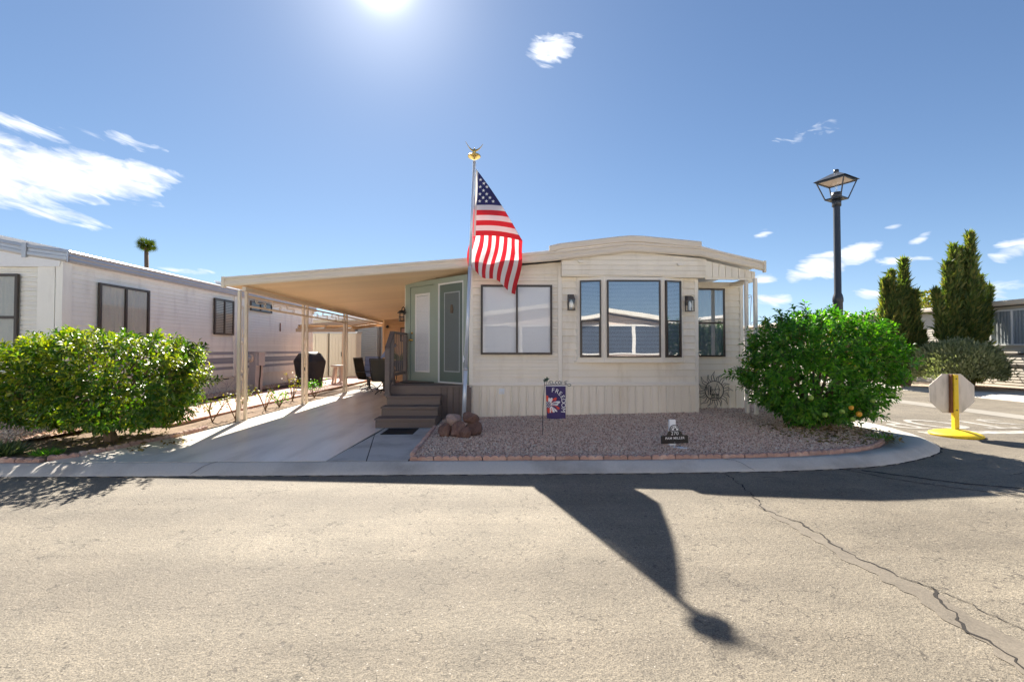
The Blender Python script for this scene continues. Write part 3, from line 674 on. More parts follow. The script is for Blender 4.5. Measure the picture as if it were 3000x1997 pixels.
# ================================================================== THE CREAM HOUSE
home = thing('mobile_home', 'cream mobile home with gabled front, bay window and green entry door', 'mobile home', (1.5, 14, 0), world=True)
core = MB()
core.prism([(-.62, -.05), (4.04, -.05), (4.04, 3.18), (2.6, 3.34), (-.62, 3.03)], 'y', 9.32, 24)
core.prism([(-.664, 9.36), (-.664, 24), (-2.21, 24), (-2.21, 10.72)], 'z', -.05, 2.9)
core.prism([(4.045, 9.97), (5.33, 9.97), (5.33, 24), (4.045, 24)], 'z', -.05, 2.86)
wall = core.build('wall', 'cream', home)
YF = 9.32
siding(wall, -.60, 1.15, YF, .70, 3.08, .14, 'cream')
siding(wall, 1.24, 4.03, YF, .70, 2.94, .14, 'cream', crease=False)
siding(wall, 4.06, 5.27, 9.97, .66, 2.90, .14, 'cream', crease=False)
# skirting strips under the trim
skirt = MB().box(-.61, 4.03, YF - .012, YF, -.04, .66).build('skirting', 'cream_trim', home)
sk = MB().prism([(0, 0), (.004, -.024), (.030, -.026), (.045, -.012), (.138, -.012), (.150, -.002), (.156, 0)], 'z', -.04, .655).mesh('skirting_strip', 'cream')
for i in range(29): put('skirting_strip', sk, skirt, (-.605 + i * .1595, YF - .0125, 0))
sk2 = MB().box(4.05, 5.3, 9.945, 9.968, -.04, .62).build('skirting', 'cream_trim', home)
for i in range(8): put('skirting_strip', sk, sk2, (4.055 + i * .156, 9.9445, -.03))
MB().prism([(YF - .03, .655), (YF - .048, .665), (YF - .048, .70), (YF - .03, .735), (YF, .735), (YF, .655)], 'x', -.625, 4.05).build('drip_trim', 'cream_trim', home)
MB().box(4.052, 5.31, 9.93, 9.969, .615, .66).build('drip_trim', 'cream_trim', home)
MB().box(-.665, -.585, YF - .032, YF + .12, .02, 3.04).build('corner_trim', 'cream_trim', home)
MB().box(1.155, 1.235, YF - .030, YF, .737, 3.12).build('seam_trim', 'cream_trim', home)
MB().box(3.985, 4.056, YF - .033, YF + .66, .02, 2.86).build('corner_trim', 'cream_trim', home)
MB().box(5.27, 5.345, 9.93, 10.05, .02, 2.86).build('corner_trim', 'cream_trim', home)
MB().box(-.62, 4.05, YF - .07, YF - .002, -.05, .035).build('base_flashing', 'grey_lilac', home)
# the wide two-pane window
window(home, (-.425, YF - .042, 1.30), (1, 0, 0), (0, -1, 0), 1.455, 1.42, cols=(.735,), blind='blind_white', pitch=.026, tilt=.80, glass='glass_soft', back='blind_white', fw=.042)
# the bay with its three windows
bay = MB().prism([(1.50, YF), (1.555, YF - .055), (2.075, YF - .175), (3.265, YF - .175), (3.705, YF - .055), (3.76, YF)], 'z', 1.16, 2.885).build('bay', 'cream_trim', home)
MB().prism([(1.44, YF), (1.52, YF - .075), (2.07, YF - .205), (3.27, YF - .205), (3.73, YF - .075), (3.80, YF)], 'z', 1.145, 1.185).build('sill', 'cream_trim', bay)
ul = Vector((.52, -.12, 0)).normalized(); ur = Vector((.44, .12, 0)).normalized()
window(home, (1.60, YF - .0665, 1.245), ul, (ul.y, -ul.x, 0), .425, 1.56, rows=(.735,), blind='blind_blue', pitch=.027, glass='glass_mirror', back='room_blue', fw=.028, sash=(.028, .72), tilt=.62)
window(home, (2.125, YF - .176, 1.245), (1, 0, 0), (0, -1, 0), 1.085, 1.56, blind='blind_blue', pitch=.027, glass='glass_mirror', back='room_blue', fw=.030, tilt=.62)
window(home, (3.315, YF - .162, 1.245), ur, (ur.y, -ur.x, 0), .36, 1.56, rows=(.735,), blind='blind_blue', pitch=.027, glass='glass_mirror', back='room_blue', fw=.028, sash=(.028, .72), tilt=.62)
window(home, (4.26, 9.928, 1.245), (1, 0, 0), (0, -1, 0), .65, 1.50, rows=(.74,), curtain='curtain_sheer', glass='glass_mirror', back='room_dark', fw=.035)
# gable box over the bay
gp = [(1.21, 2.885), (4.15, 2.865), (4.15, 3.235), (2.62, 3.40), (1.21, 3.26)]
gbox = MB().prism(gp, 'y', 9.145, 9.30).build('gable_box', 'cream_trim', home)
z = 2.905
while z < 3.40:
    q = clip(gp, 1, z, min(z + .093, 3.41))
    if len(q) > 2: MB().prism(q, 'y', 9.122, 9.146).build('siding_board', 'cream', gbox)
    z += .1015
for x, zz in ((1.60, 3.185), (3.62, 3.13)): MB().prism([(x - .075, zz + .02), (x - .06, zz - .02), (x - .03, zz - .035), (x + .05, zz - .03), (x + .07, zz)], 'y', 9.085, 9.124).build('vent_cover', 'cream_trim', gbox)
# upright boards under the right slope
rp = [(4.155, 2.835), (5.17, 2.82), (5.17, 2.985), (4.155, 3.21)]
rg = MB().prism(rp, 'y', 9.165, 9.20).build('gable_panel', 'cream_trim', home)
x = 4.16
while x < 5.16:
    q = clip([(4.155, 2.875), (5.17, 2.86), (5.17, 2.985), (4.155, 3.21)], 0, x, x + .124)
    if len(q) > 2: MB().prism(q, 'y', 9.144, 9.166).build('upright_board', 'cream', rg)
    x += .134
MB().box(5.05, 5.19, 9.2, 24, 2.79, 2.87).build('beam', 'cream_trim', home)
# roof with its fascia
RT = [(-5.46, 2.83), (-.62, 3.235), (1.0, 3.365), (2.60, 3.565), (4.02, 3.475), (5.30, 3.185)]
prof = [(9.06, 0), (9.035, -.004), (9.03, -.05), (9.045, -.062), (9.045, -.105), (9.032, -.118), (9.032, -.165), (9.05, -.195), (9.075, -.195), (9.075, 0)]
MB().sweep_xz(RT[1:], prof).build('fascia', 'fascia_paint', home)
capr = [(9.065, .20), (9.035, .19), (9.022, .15), (9.022, .0), (9.03, -.012), (9.065, -.012)]
def slope(a, b, t): return (a[0] + (b[0] - a[0]) * t, a[1] + (b[1] - a[1]) * t)
MB().add([], []).sweep_xz([(.95, 3.28), (1.15, 3.33), (2.35, 3.478), (2.60, 3.500), (2.85, 3.490), (4.02, 3.385)], [(y, dz * .62 + .075) for y, dz in capr]).build('roof_cap', 'fascia_paint', home)
MB().box(5.285, 5.33, 9.02, 9.08, 2.96, 3.19).build('fascia_end', 'fascia_paint', home)
top = [(-2.6, 3.0), (-.62, 3.215), (1.0, 3.40), (2.60, 3.60), (4.02, 3.50), (5.29, 3.17), (5.29, 3.10), (4.02, 3.42), (2.60, 3.53), (1.0, 3.33), (-.62, 3.15), (-2.6, 2.96)]
MB().prism(top[::-1], 'y', 9.076, 24.2).build('roof', 'roof_white', home)

# entry wall, set at an angle, with door and screen
A, B = Vector((-.68, 9.30, 0)), Vector((-2.21, 10.67, 0)); uw = (A - B).normalized(); nw = Vector((uw.y, -uw.x, 0)); LW = (A - B).length
mt = frame_mat((B.x, B.y, .69), uw, nw)
ew = MB(mt); ew.box(0, LW, 0, .06, 0, 2.21).build('entry_wall', 'door_green', home)
ew = bpy.data.objects['entry_wall']
fr = MB(mt); fr.box(0, .17, -.045, 0, 0, 2.14); fr.box(1.02, 1.165, -.045, 0, 0, 2.14); fr.box(1.95, LW, -.045, 0, 0, 2.14); fr.box(0, LW, -.05, 0, 2.14, 2.245); fr.build('door_frame', 'door_green', ew)
MB(mt).box(-.06, 0, -.02, .05, .0, 2.2).build('edge_trim', 'cream_trim', ew)
door = MB(mt); door.box(.185, 1.01, -.02, -.002, .012, 2.125); door.box(.185, .345, -.028, -.019, .012, 2.125); door.box(.865, 1.01, -.028, -.019, .012, 2.125); door.box(.345, .865, -.028, -.019, .012, .20); door.box(.345, .865, -.028, -.019, 1.98, 2.125)
door = door.build('door', 'door_green', home)
f = MB(mt)
for x0, x1, z0, z1 in ((.35, .39, .21, 1.97), (.82, .86, .21, 1.97), (.39, .82, .21, .25), (.39, .82, 1.92, 1.97)): f.box(x0, x1, -.036, -.021, z0, z1)
f.build('glazing_bead', 'white_paint', door)
b = MB(mt)
for i in range(76):
    z = .255 + i * .0218; b.add([(.392, -.022, z), (.818, -.022, z), (.818, -.0275, z + .0195), (.392, -.0275, z + .0195)], [(0, 1, 2, 3)])
b.build('blind', 'blind_white', door)['kind'] = 'stuff'
MB(mt).add([(.39, -.031, .25), (.82, -.031, .25), (.82, -.031, 1.92), (.39, -.031, 1.92)], [(0, 1, 2, 3)]).build('pane', 'glass_soft', door)
h = MB(mt @ Matrix.Translation((.235, -.03, .93)) @ Matrix.Rotation(R(90), 4, 'X')); h.lathe([(.028, 0), (.028, .006), (.011, .010), (.011, .035), (.024, .042), (.027, .058), (.018, .070)], (0, 0, 0), 12); h.build('door_knob', 'brass', door, True)
h = MB(mt @ Matrix.Translation((.235, -.03, 1.09)) @ Matrix.Rotation(R(90), 4, 'X')); h.lathe([(.026, 0), (.026, .010), (.018, .018)], (0, 0, 0), 12); h.build('deadbolt', 'brass', door, True)
h = MB(mt); h.box(.225, .245, -.085, -.03, .915, .945); h.bar((.235, -.07, .93), (.15, -.07, .925), .016).build('door_lever', 'brass', door)
sc = MB(mt); sc.box(1.18, 1.935, -.018, -.002, .02, 2.125)
sd = sc.build('screen_door', 'screen_green', home)
f = MB(mt)
for x0, x1, z0, z1 in ((1.168, 1.19, .005, 2.135), (1.93, 1.948, .005, 2.135), (1.19, 1.93, .005, .03), (1.19, 1.93, 2.10, 2.135)): f.box(x0, x1, -.05, -.019, z0, z1)
f.build('screen_frame', 'white_paint', sd)
f = MB(mt)
for x0, x1, z0, z1 in ((1.335, 1.36, .24, 1.93), (1.80, 1.825, .24, 1.93), (1.36, 1.80, .24, .265), (1.36, 1.80, 1.905, 1.93)): f.box(x0, x1, -.028, -.019, z0, z1)
f.build('glazing_bead', 'curtain_sheer', sd)
MB(mt).box(1.36, 1.80, -.0235, -.019, .265, 1.905).build('screen_mesh', 'screen_mesh', sd)
b = MB(mt)
for i in range(70):
    z = .27 + i * .0232; b.add([(1.362, -.0270, z), (1.798, -.0270, z), (1.798, -.0242, z + .0165), (1.362, -.0242, z + .0165)], [(0, 1, 2, 3)])
b.build('blind', 'curtain_grey', sd)['kind'] = 'stuff'
MB(mt).prism([(1.555, 1.48), (1.62, 1.48), (1.63, 1.56), (1.60, 1.66), (1.575, 1.66), (1.55, 1.56)], 'y', -.05, -.028).build('door_ornament', 'bark', sd)

# wall fittings on the skirting
for x, z0, w in ((.0, .50, .11), (1.27, .44, .05)): 
    t = thing('outlet_cover', 'small white outlet cover on the cream skirting near the wide window' if x < .5 else 'small white hose tap on the cream skirting behind the garden flag', 'outlet', (x, YF - .03, z0), world=True)
    m_ = MB(); m_.box(x - w / 2, x + w / 2, YF - .05, YF - .026, z0, z0 + w * .85); m_.prism([(x - w / 2 - .01, z0 + w * .85), (x + w / 2 + .01, z0 + w * .85), (x + w / 2, z0 + w), (x - w / 2, z0 + w)], 'y', YF - .07, YF - .026); m_.build('cover', 'sign_white', t)
    MB().box(x - w * .3, x + w * .3, YF - .085, YF - .051, z0 + .01, z0 + w * .5).build('socket', 'white_paint', t)
t = thing('access_hatch', 'little cream access hatch in the skirting below the bay window', 'hatch', (2.62, YF - .02, .10), world=True)
MB().box(2.60, 2.635, YF - .045, YF - .026, .10, .30).build('edge', 'cream_trim', t); MB().box(2.64, 2.74, YF - .040, YF - .026, .16, .24).build('flap', 'cream', t)

# ================================================================== CARPORT
cp = thing('carport', 'tan metal carport roof with scrollwork posts over the driveway', 'carport', (-5.1, 9, 0), world=True)
pan_prof = []
nr = 4; pw = .30
lowp = []
for i in range(nr):
    y0 = i * pw / nr; w_ = pw / nr
    lowp += [(y0, .0), (y0 + w_ * .55, .0), (y0 + w_ * .68, .028), (y0 + w_ * .87, .028)]
lowp.append((pw - .0005, 0))
x0, x1, zl, zr = -5.40, -.60, 2.645, 3.035
pv = []
for x, zz in ((x0, zl), (x1, zr)):
    pv += [(x, y, zz + dz) for y, dz in lowp] + [(x, y, zz + dz + .012) for y, dz in lowp[::-1]]
k = len(lowp) * 2
pm_ = MB().add(pv, [tuple(range(k)), tuple(range(2 * k - 1, k - 1, -1))] + [(i, i + k, (i + 1) % k + k, (i + 1) % k) for i in range(k)]).mesh('roof_pan', 'soffit_paint')
for i in range(35): put('roof_pan', pm_, cp, (0, 9.078 + i * pw, 0))
MB().sweep_xz(RT[:2], prof).build('fascia', 'fascia_paint', cp)
MB().box(-5.50, -5.44, 9.025, 9.09, 2.62, 2.832).build('fascia_end', 'fascia_paint', cp)
MB().prism([(-5.42, 2.71), (-.62, 3.11), (-.62, 3.13), (-5.42, 2.73)], 'y', 9.077, 19.6).build('roof_sheet', 'roof_white', cp)
MB().bar((-5.1, 9.1, 2.60), (-5.1, 19.6, 2.60), .07, .085).build('beam', 'tan_metal', cp)
for zz in (2.475, 2.275): MB().bar((-5.1, 9.16, zz), (-5.1, 15.1, zz), .035).build('rail', 'tan_metal', cp)
MB().bar((-5.1, 15.1, 2.475), (-5.1, 19.5, 2.475), .035).build('rail', 'tan_metal', cp)
for y0 in (8.96, 11.80, 14.85):
    for dy in (0, .24): MB().box(-5.126, -5.074, y0 + dy - .026, y0 + dy + .026, 0, 2.56).build('post', 'tan_metal', cp)
def spiral(c, r, a0, turns, n=14): return [(c[0] + r * (1 - .62 * i / n) * math.cos(a0 + turns * 2 * math.pi * i / n), c[1] + r * (1 - .62 * i / n) * math.sin(a0 + turns * 2 * math.pi * i / n)) for i in range(n + 1)]
def s_scroll(w, h):
    """flat S in its own plane (a across, b up)"""
    p1 = spiral((-w * .5 + h * .28, h * .18), h * .30, -math.pi * .55, -1.05)[::-1]; p2 = [(-a, -b) for a, b in p1[::-1]]
    return p1 + p2
for i, y in enumerate((9.75, 10.42, 11.1, 12.55, 13.25, 13.95, 14.5)):
    s_ = s_scroll(.42, .19); m_ = MB(); m_.tube([(-5.1, y + a, 2.375 + b) for a, b in s_], .008, 5); m_.build('scroll', 'tan_metal', cp, True)
for y0 in (8.96, 11.80, 14.85):
    for zz in (.55, 1.25, 1.95):
        s_ = s_scroll(.62, .13); m_ = MB(); m_.tube([(-5.1, y0 + .12 + b, zz + a) for a, b in s_], .007, 5); m_.build('scroll', 'tan_metal', cp, True)
# porch posts at the other corner of the roof
pp = thing('porch_posts', 'pair of white porch posts with a scroll beside the green citrus', 'post', (5.08, 9.15, .06), world=True)
for x, y in ((5.075, 8.98), (4.99, 9.16)): MB().box(x - .03, x + .03, y - .03, y + .03, .02, 2.83 if y < 9.1 else 2.80).build('post', 'cream_trim', pp)
for zz in (2.2, 1.5, .7): MB().tube([(5.03 + b * .6, 9.07 - b, zz + a) for a, b in s_scroll(.62, .13)], .007, 5).build('scroll', 'white_paint', pp, True)

# ================================================================== ENTRY STEPS
st = thing('entry_steps', 'brown composite entry steps and landing below the green door', 'steps', (-1.7, 8.6, 0), world=True)
body = MB()
for k_, (y, x0, x1) in enumerate(((8.22, -2.26, -1.20), (8.52, -2.23, -1.19), (8.82, -2.21, -1.19))):
    z1 = .17 * (k_ + 1) - .03; body.box(x0 + .02, x1 - .02, y + .02, 9.12, .0, z1)
body.prism([(-2.26, 9.14), (-.66, 9.14), (-.70, 9.27), (-2.23, 10.62), (-2.26, 10.62)], 'z', 0, .65)
sb = body.build('step_frame', 'deck_board', st)
for k_, (y, x0, x1) in enumerate(((8.22, -2.26, -1.20), (8.52, -2.23, -1.19), (8.82, -2.21, -1.19))):
    z1 = .17 * (k_ + 1)
    MB().box(x0 - .012, x1 + .012, y - .022, y + .135, z1 - .028, z1).build('tread_board', 'deck_board', sb); MB().box(x0 - .012, x1 + .012, y + .141, y + .32, z1 - .0285, z1 - .001).build('tread_board', 'deck_board', sb)
    MB().box(x0 + .002, x1 - .002, y, y + .018, z1 - .17 + .002, z1 - .062).build('riser_board', 'deck_board', sb); MB().box(x0 + .002, x1 - .002, y + .006, y + .018, z1 - .058, z1 - .029).build('riser_board', 'deck_board', sb)
    for xx in (x0, x1 - .016): MB().box(xx - .004, xx + .018, y + .02, 9.11, z1 - .165, z1 - .03).build('side_board', 'deck_board', sb)
MB().box(-2.19, -1.225, 9.12, 9.139, .512, .655).build('riser_board', 'deck_board', sb)
lp = [(-2.28, 9.095), (-.64, 9.095), (-.70, 9.255), (-2.235, 10.62), (-2.28, 10.62)]
y = 9.095
while y < 10.6:
    q = clip(lp, 1, y, y + .134)
    if len(q) > 2: MB().prism(q, 'z', .652, .682).build('deck_board', 'deck_board', sb)
    y += .140
bd = MB().prism([(0, 0), (.006, -.016), (.112, -.016), (.118, 0)], 'z', .02, .648).mesh('upright_board', 'deck_board')
for i in range(5): put('upright_board', bd, sb, (-1.205 + i * .120, 9.1385, 0))
me = MB().prism([(0, 0), (.006, .016), (.112, .016), (.118, 0)], 'z', .02, .648).mesh('upright_board', 'deck_board')
for i in range(12): put('upright_board', bd, sb, (-2.262, 10.58 - i * .121, 0), (0, 0, -math.pi / 2))
ra = thing('stair_railing', 'brown railing with balusters on the open side of the entry steps', 'railing', (-2.2, 9.4, .6), world=True)
N1, N2, N3 = Vector((-2.215, 8.91, .51)), Vector((-2.255, 9.42, .682)), Vector((-2.215, 10.50, .682))
for p, h in ((N1, .93), (N2, 1.05), (N3, 1.04)): MB().box(p.x - .045, p.x + .045, p.y - .045, p.y + .045, p.z, p.z + h).build('newel_post', 'deck_board', ra)
for p in (N1, N2): MB().box(p.x - .062, p.x + .062, p.y - .062, p.y + .062, p.z, p.z + .045).build('post_skirt', 'deck_board', ra)
up = Vector((0, 0, 1))
MB().bar(N1 + up * .95 + Vector((0, -.05, -.04)), N2 + up * 1.07 + Vector((0, .02, 0)), .085, .05).build('top_rail', 'deck_board', ra)
MB().bar(N2 + up * 1.075 + Vector((0, -.03, 0)), N3 + up * 1.075 + Vector((0, .05, 0)), .085, .045).build('top_rail', 'deck_board', ra)
MB().bar(N1 + up * .14, N2 + up * .14, .045, .06).build('bottom_rail', 'deck_board', ra); MB().bar(N2 + up * .20, N3 + up * .20, .045, .06).build('bottom_rail', 'deck_board', ra)
for i in range(2):
    p = N1.lerp(N2, (i + 1) / 3); MB().box(p.x - .010, p.x + .010, p.y - .012, p.y + .012, p.z + .16, p.z + .97).build('baluster', 'deck_board', ra)
for i in range(6):
    p = N2.lerp(N3, (i + 1) / 7); MB().box(p.x - .010, p.x + .010, p.y - .012, p.y + .012, p.z + .22, p.z + 1.06).build('baluster', 'deck_board', ra)
t = thing('doormat', 'black ribbed rubber mat on the concrete before the bottom step', 'doormat', (-1.74, 7.86, 0), world=True)
MB().prism([(-2.00, 7.57), (-1.475, 7.60), (-1.47, 8.14), (-1.985, 8.11)], 'z', .001, .012).build('backing', 'rubber_black', t)
for i in range(26): MB().box(-1.985 + i * .0195, -1.985 + i * .0195 + .010, 7.605, 8.10, .0125, .017).build('rib', 'rubber_black', t)
t = thing('doormat', 'half round brown doormat lying on the landing at the door', 'doormat', (-1.7, 9.7, .682), world=True)
q = [(B + uw * (.62 + .42 * math.cos(a)) + nw * (.05 + .50 * math.sin(a))) for a in np.linspace(0, math.pi, 15)]
MB().prism([(p.x, p.y) for p in q], 'z', .683, .696).build('pile', 'mat_fibre', t); MB().tube([(p.x, p.y, .690) for p in q], .009, 5).build('border', 'rubber_black', t)

# ================================================================== WALL LANTERNS
def lantern_box(loc, label):
    t = thing('wall_lantern', label, 'lantern', loc, 0, 'lanterns either side of the bay')
    MB().box(-.065, .065, -.03, 0, .13, .33).build('back_plate', 'lantern_bronze', t)
    MB().prism([(-.07, .23), (.07, .23), (.045, .30), (-.045, .30)], 'y', -.15, -.028).build('cap', 'lantern_bronze', t)
    f = MB()
    for x in (-.062, .062):
        for y in (-.152, -.028): f.box(x - .007, x + .007, y - .007, y + .007, .012, .23)
    f.box(-.072, .072, -.162, -.018, 0, .012); f.box(-.072, .072, -.162, -.018, .222, .236); f.build('cage', 'lantern_bronze', t)
    g = MB()
    g.add([(-.056, -.148, .012), (.056, -.148, .012), (.056, -.148, .222), (-.056, -.148, .222)], [(0, 1, 2, 3)]); g.add([(-.058, -.146, .012), (-.058, -.03, .012), (-.058, -.03, .222), (-.058, -.146, .222)], [(0, 1, 2, 3)]); g.add([(.058, -.146, .012), (.058, -.03, .012), (.058, -.03, .222), (.058, -.146, .222)], [(0, 1, 2, 3)])
    g.build('glass', 'glass_lamp', t)
    MB().lathe([(.018, .012), (.022, .05), (.036, .11), (.036, .15), (.02, .19), (.016, .21)], (0, -.09, 0), 10).build('bulb', 'sign_white', t, True)
    return t
lantern_box((1.415, YF - .022, 2.20), 'bronze box wall lantern left of the bay window')
lantern_box((3.845, YF - .022, 2.18), 'bronze box wall lantern right of the bay window')
t = thing('wall_lantern', 'black round cage porch lantern beside the green door', 'lantern', (-2.235, 10.70, 2.15), math.atan2(-1, .15) + math.pi / 2 - .5)
MB(Matrix.Translation((0, 0, .13)) @ Matrix.Rotation(R(90), 4, 'X')).lathe([(.075, 0), (.075, .02), (.03, .03)], (0, 0, 0), 14).build('back_plate', 'black_metal', t)
MB().tube([(0, -.02, .13), (0, -.07, .21), (0, -.13, .24), (0, -.18, .20), (0, -.19, .14)], .012, 6).build('arm', 'black_metal', t, True)
MB().lathe([(.02, .16), (.05, .145), (.10, .10), (.105, .09), (.06, .09)], (0, -.19, 0), 14).build('cap', 'black_metal', t, True)
MB().lathe([(.055, -.08), (.055, .09)], (0, -.19, 0), 12).build('glass', 'glass_lamp', t, True)
f = MB()
for a in range(4): f.bar((.064 * math.cos(a * math.pi / 2), -.19 + .064 * math.sin(a * math.pi / 2), -.09), (.064 * math.cos(a * math.pi / 2), -.19 + .064 * math.sin(a * math.pi / 2), .1), .010)
for z in (-.09, .0): f.tube([(.064 * math.cos(a), -.19 + .064 * math.sin(a), z) for a in np.linspace(0, 2 * math.pi, 13)[:-1]], .007, 5, True)
f.build('cage', 'black_metal', t)

# ================================================================== FLAGPOLE AND FLAG
fp = thing('flagpole', 'leaning galvanised flagpole with a gold eagle on top', 'flagpole', (-.735, 8.80, 0), world=True)
P0, P1 = Vector((-.735, 8.80, -.03)), Vector((-.535, 8.80, 5.06))
def pole_at(z): return P0.lerp(P1, (z - P0.z) / (P1.z - P0.z))
MB().tube([P0, pole_at(1.02)], .040, 12).build('lower_tube', 'galvanised', fp, True); MB().tube([pole_at(1.0), pole_at(3.0)], .034, 12).build('middle_tube', 'galvanised', fp, True); MB().tube([pole_at(2.98), P1], .028, 12).build('upper_tube', 'galvanised', fp, True)
MB().tube([pole_at(1.0), pole_at(1.05)], .045, 12).build('clamp', 'silver_metal', fp, True)
cl = MB(); q = pole_at(1.22); cl.bar(q + Vector((-.05, -.03, -.06)), q + Vector((-.05, -.03, .06)), .02); cl.bar(q + Vector((-.05, -.03, 0)), q, .02); cl.build('cleat', 'sign_white', fp)
fin = MB(); fin.lathe([(.03, -.03), (.05, -.02), (.11, .012), (.126, .03), (.126, .045), (.11, .062), (.03, .075)], P1 + Vector((0, 0, .06)), 24); fin.build('finial_disc', 'gold', fp, True)
e = P1 + Vector((0, 0, .135)); bm_ = MB(); bm_.lathe([(.012, -.005), (.030, .02), (.034, .06), (.022, .095), (.016, .11), (.006, .125)], e, 8); bm_.build('eagle_body', 'gold', fp, True)
for s_ in (-1, 1):
    w = MB(); k = []; ts = np.linspace(0, 1, 8)
    for t_ in ts:
        c_ = e + Vector((s_ * (.015 + .155 * t_), .02 * math.sin(3 * t_), .075 + (.13 + (.05 if s_ < 0 else 0)) * t_ ** 1.6)); h = .022 * (1 - t_ * .75)
        k += [c_ + Vector((0, -.004, h)), c_ + Vector((0, -.004, -h)), c_ + Vector((0, .006, -h)), c_ + Vector((0, .006, h))]
    w.add(k, [(4 * i + j, 4 * i + (j + 1) % 4, 4 * i + 4 + (j + 1) % 4, 4 * i + 4 + j) for i in range(7) for j in range(4)]).build('eagle_wing', 'gold', fp, True)
MB().tube([pole_at(5.05) + Vector((.035, -.02, 0)), pole_at(3.0) + Vector((.06, -.05, 0)), pole_at(1.25) + Vector((-.045, -.035, 0))], .003, 4).build('halyard', 'sign_white', fp)

FH, FL, FF = 1.30, 1.99, .965                     # hoist, fly, where the fold meets the lower edge
def hoist(v): 
    z = 4.89 - v; q = pole_at(z); return Vector((q.x + .045, q.y - .035, z))
def fold_u(v): return FF * (v / FH) ** .95
def flag_pos(u, v):
    """the cloth falls in a slanting fold: in front of it the stripes run level, behind it they hang"""
    uf = fold_u(v); h = hoist(v)
    if u <= uf:
        sag = .035 * math.sin(math.pi * min(1, u / .9)) * v
        return h + Vector((u * .985, -.05 * math.sin(u * 3.4 + v * 1.2) * u - .01, -.16 * u * u * .5 + sag * .4))
    F = flag_pos(uf, v); d = u - uf; t_ = v / FH
    sway = .055 * math.sin(2.2 * d * 2.3 + 9.5 * t_) * min(1, d * 2.2) + .03 * math.sin(17 * t_ + 3 * d)
    x = F.x - (.085 + .10 * t_) * d + .16 * t_ * min(d, .45) + .020 * math.sin(6.5 * d + 5 * t_) * d
    return Vector((x, F.y + .13 * min(1, d * 6) + sway * min(1, d * 3), F.z - .975 * d + .035 * math.sin(11 * t_ + 1) * d))
flag = thing('flag', 'large striped flag with stars hanging folded from the leaning pole', 'flag', (-.3, 8.95, 4.9), world=True)
me = bpy.data.meshes.new('cloth'); NU, NV = 84, 52; vs = []; uvs = []
for j in range(NV + 1):
    v = FH * j / NV; uf = fold_u(v); n1 = 34
    us = [uf * i / n1 for i in range(n1 + 1)] + [uf + (FL - uf) * (i + 1) / (NU - n1) for i in range(NU - n1)]
    for u in us: vs.append(tuple(flag_pos(u, v))); uvs.append((u / FL, v / FH))
fs = [(j * (NU + 1) + i, (j + 1) * (NU + 1) + i, (j + 1) * (NU + 1) + i + 1, j * (NU + 1) + i + 1) for j in range(NV) for i in range(NU)]
me.from_pydata(vs, [], fs); ul_ = me.uv_layers.new(name='UVMap')
for lp_ in me.loops: ul_.data[lp_.index].uv = uvs[lp_.vertex_index]
me.materials.append(M['flag_cloth']); me.polygons.foreach_set('use_smooth', [True] * len(me.polygons)); put('cloth', me, flag)
sm = MB()
for r_ in range(9):
    for c_ in range(6 if r_ % 2 == 0 else 5):
        u0 = (.40 * FL) * ((2 * c_ + 1 + (r_ % 2)) / 12) + .03; v0 = FH * 7 / 13 * (r_ + 1) / 10; pts = []; 
        near = fold_u(v0); 
        if abs(u0 - near) < .04: continue
        for k in range(10):
            a = math.pi / 2 + k * math.pi / 5; rr = .036 if k % 2 == 0 else .0145
            p = flag_pos(u0 + rr * math.cos(a), v0 - rr * math.sin(a)); pts.append(p + Vector((0, -.005, 0)))
        sm.add(pts, [tuple(range(10))])
sm.build('stars', 'flag_white', flag)
MB().tube([hoist(.0) + Vector((-.02, -.01, 0)), hoist(FH * .99) + Vector((-.02, -.01, 0))], .006, 5).build('hoist_rope', 'sign_white', flag)

# ================================================================== GARDEN FLAG
gx, gy = .655, 7.30
gf = thing('garden_flag', 'small purple garden flag with petals on a thin black stand', 'garden flag', (gx, gy, 0), world=True)
st_ = MB(); st_.tube([(gx, gy, -.05), (gx + .006, gy, .45), (gx + .036, gy, .90)], .0055, 6); st_.tube([(gx + .034, gy, .835), (gx + .405, gy, .840)], .0055, 6)
st_.tube([(gx + .405, gy, .840)] + [(gx + .43 + .028 * math.cos(a), gy, .832 + .016 * math.sin(a)) for a in np.linspace(2.6, -2.8, 10)], .005, 5); st_.build('stand', 'black_metal', gf, True)
WL = {'W': [[(0, 1), (.25, 0), (.5, .75), (.75, 0), (1, 1)]], 'E': [[(.9, 1), (0, 1), (0, 0), (.9, 0)], [(0, .5), (.7, .5)]], 'L': [[(0, 1), (0, 0), (.85, 0)]], 'C': [[(.95, .85), (.6, 1), (.2, .9), (0, .5), (.2, .1), (.6, 0), (.95, .15)]],
      'O': [[(.5, 1), (.12, .8), (0, .5), (.12, .2), (.5, 0), (.88, .2), (1, .5), (.88, .8), (.5, 1)]], 'M': [[(0, 0), (.1, 1), (.5, .35), (.9, 1), (1, 0)]]}
cx_ = gx + .052; lt = MB()
for ch in 'WELCOME':
    w_ = {'W': .056, 'M': .050, 'O': .044}.get(ch, .034)
    for s_ in WL[ch]: lt.tube([(cx_ + a * w_, gy, .847 + b * .050) for a, b in s_], .0048, 5)
    cx_ += w_ + .011
lt.build('lettering', 'black_metal', gf)
lf = MB()
for cxx, czz, rr, aa in ((.05, .915, .030, .5), (.075, .93, .034, 1.7), (.03, .905, .022, 2.8)): lf.prism([(gx + cxx + rr * (1.25 if k % 2 == 0 else .6) * math.cos(aa + k * math.pi / 4), czz + rr * (1.25 if k % 2 == 0 else .6) * math.sin(aa + k * math.pi / 4)) for k in range(8)], 'y', gy - .006, gy + .004)
lf.build('ivy_leaf', 'leaf_green_metal', gf)
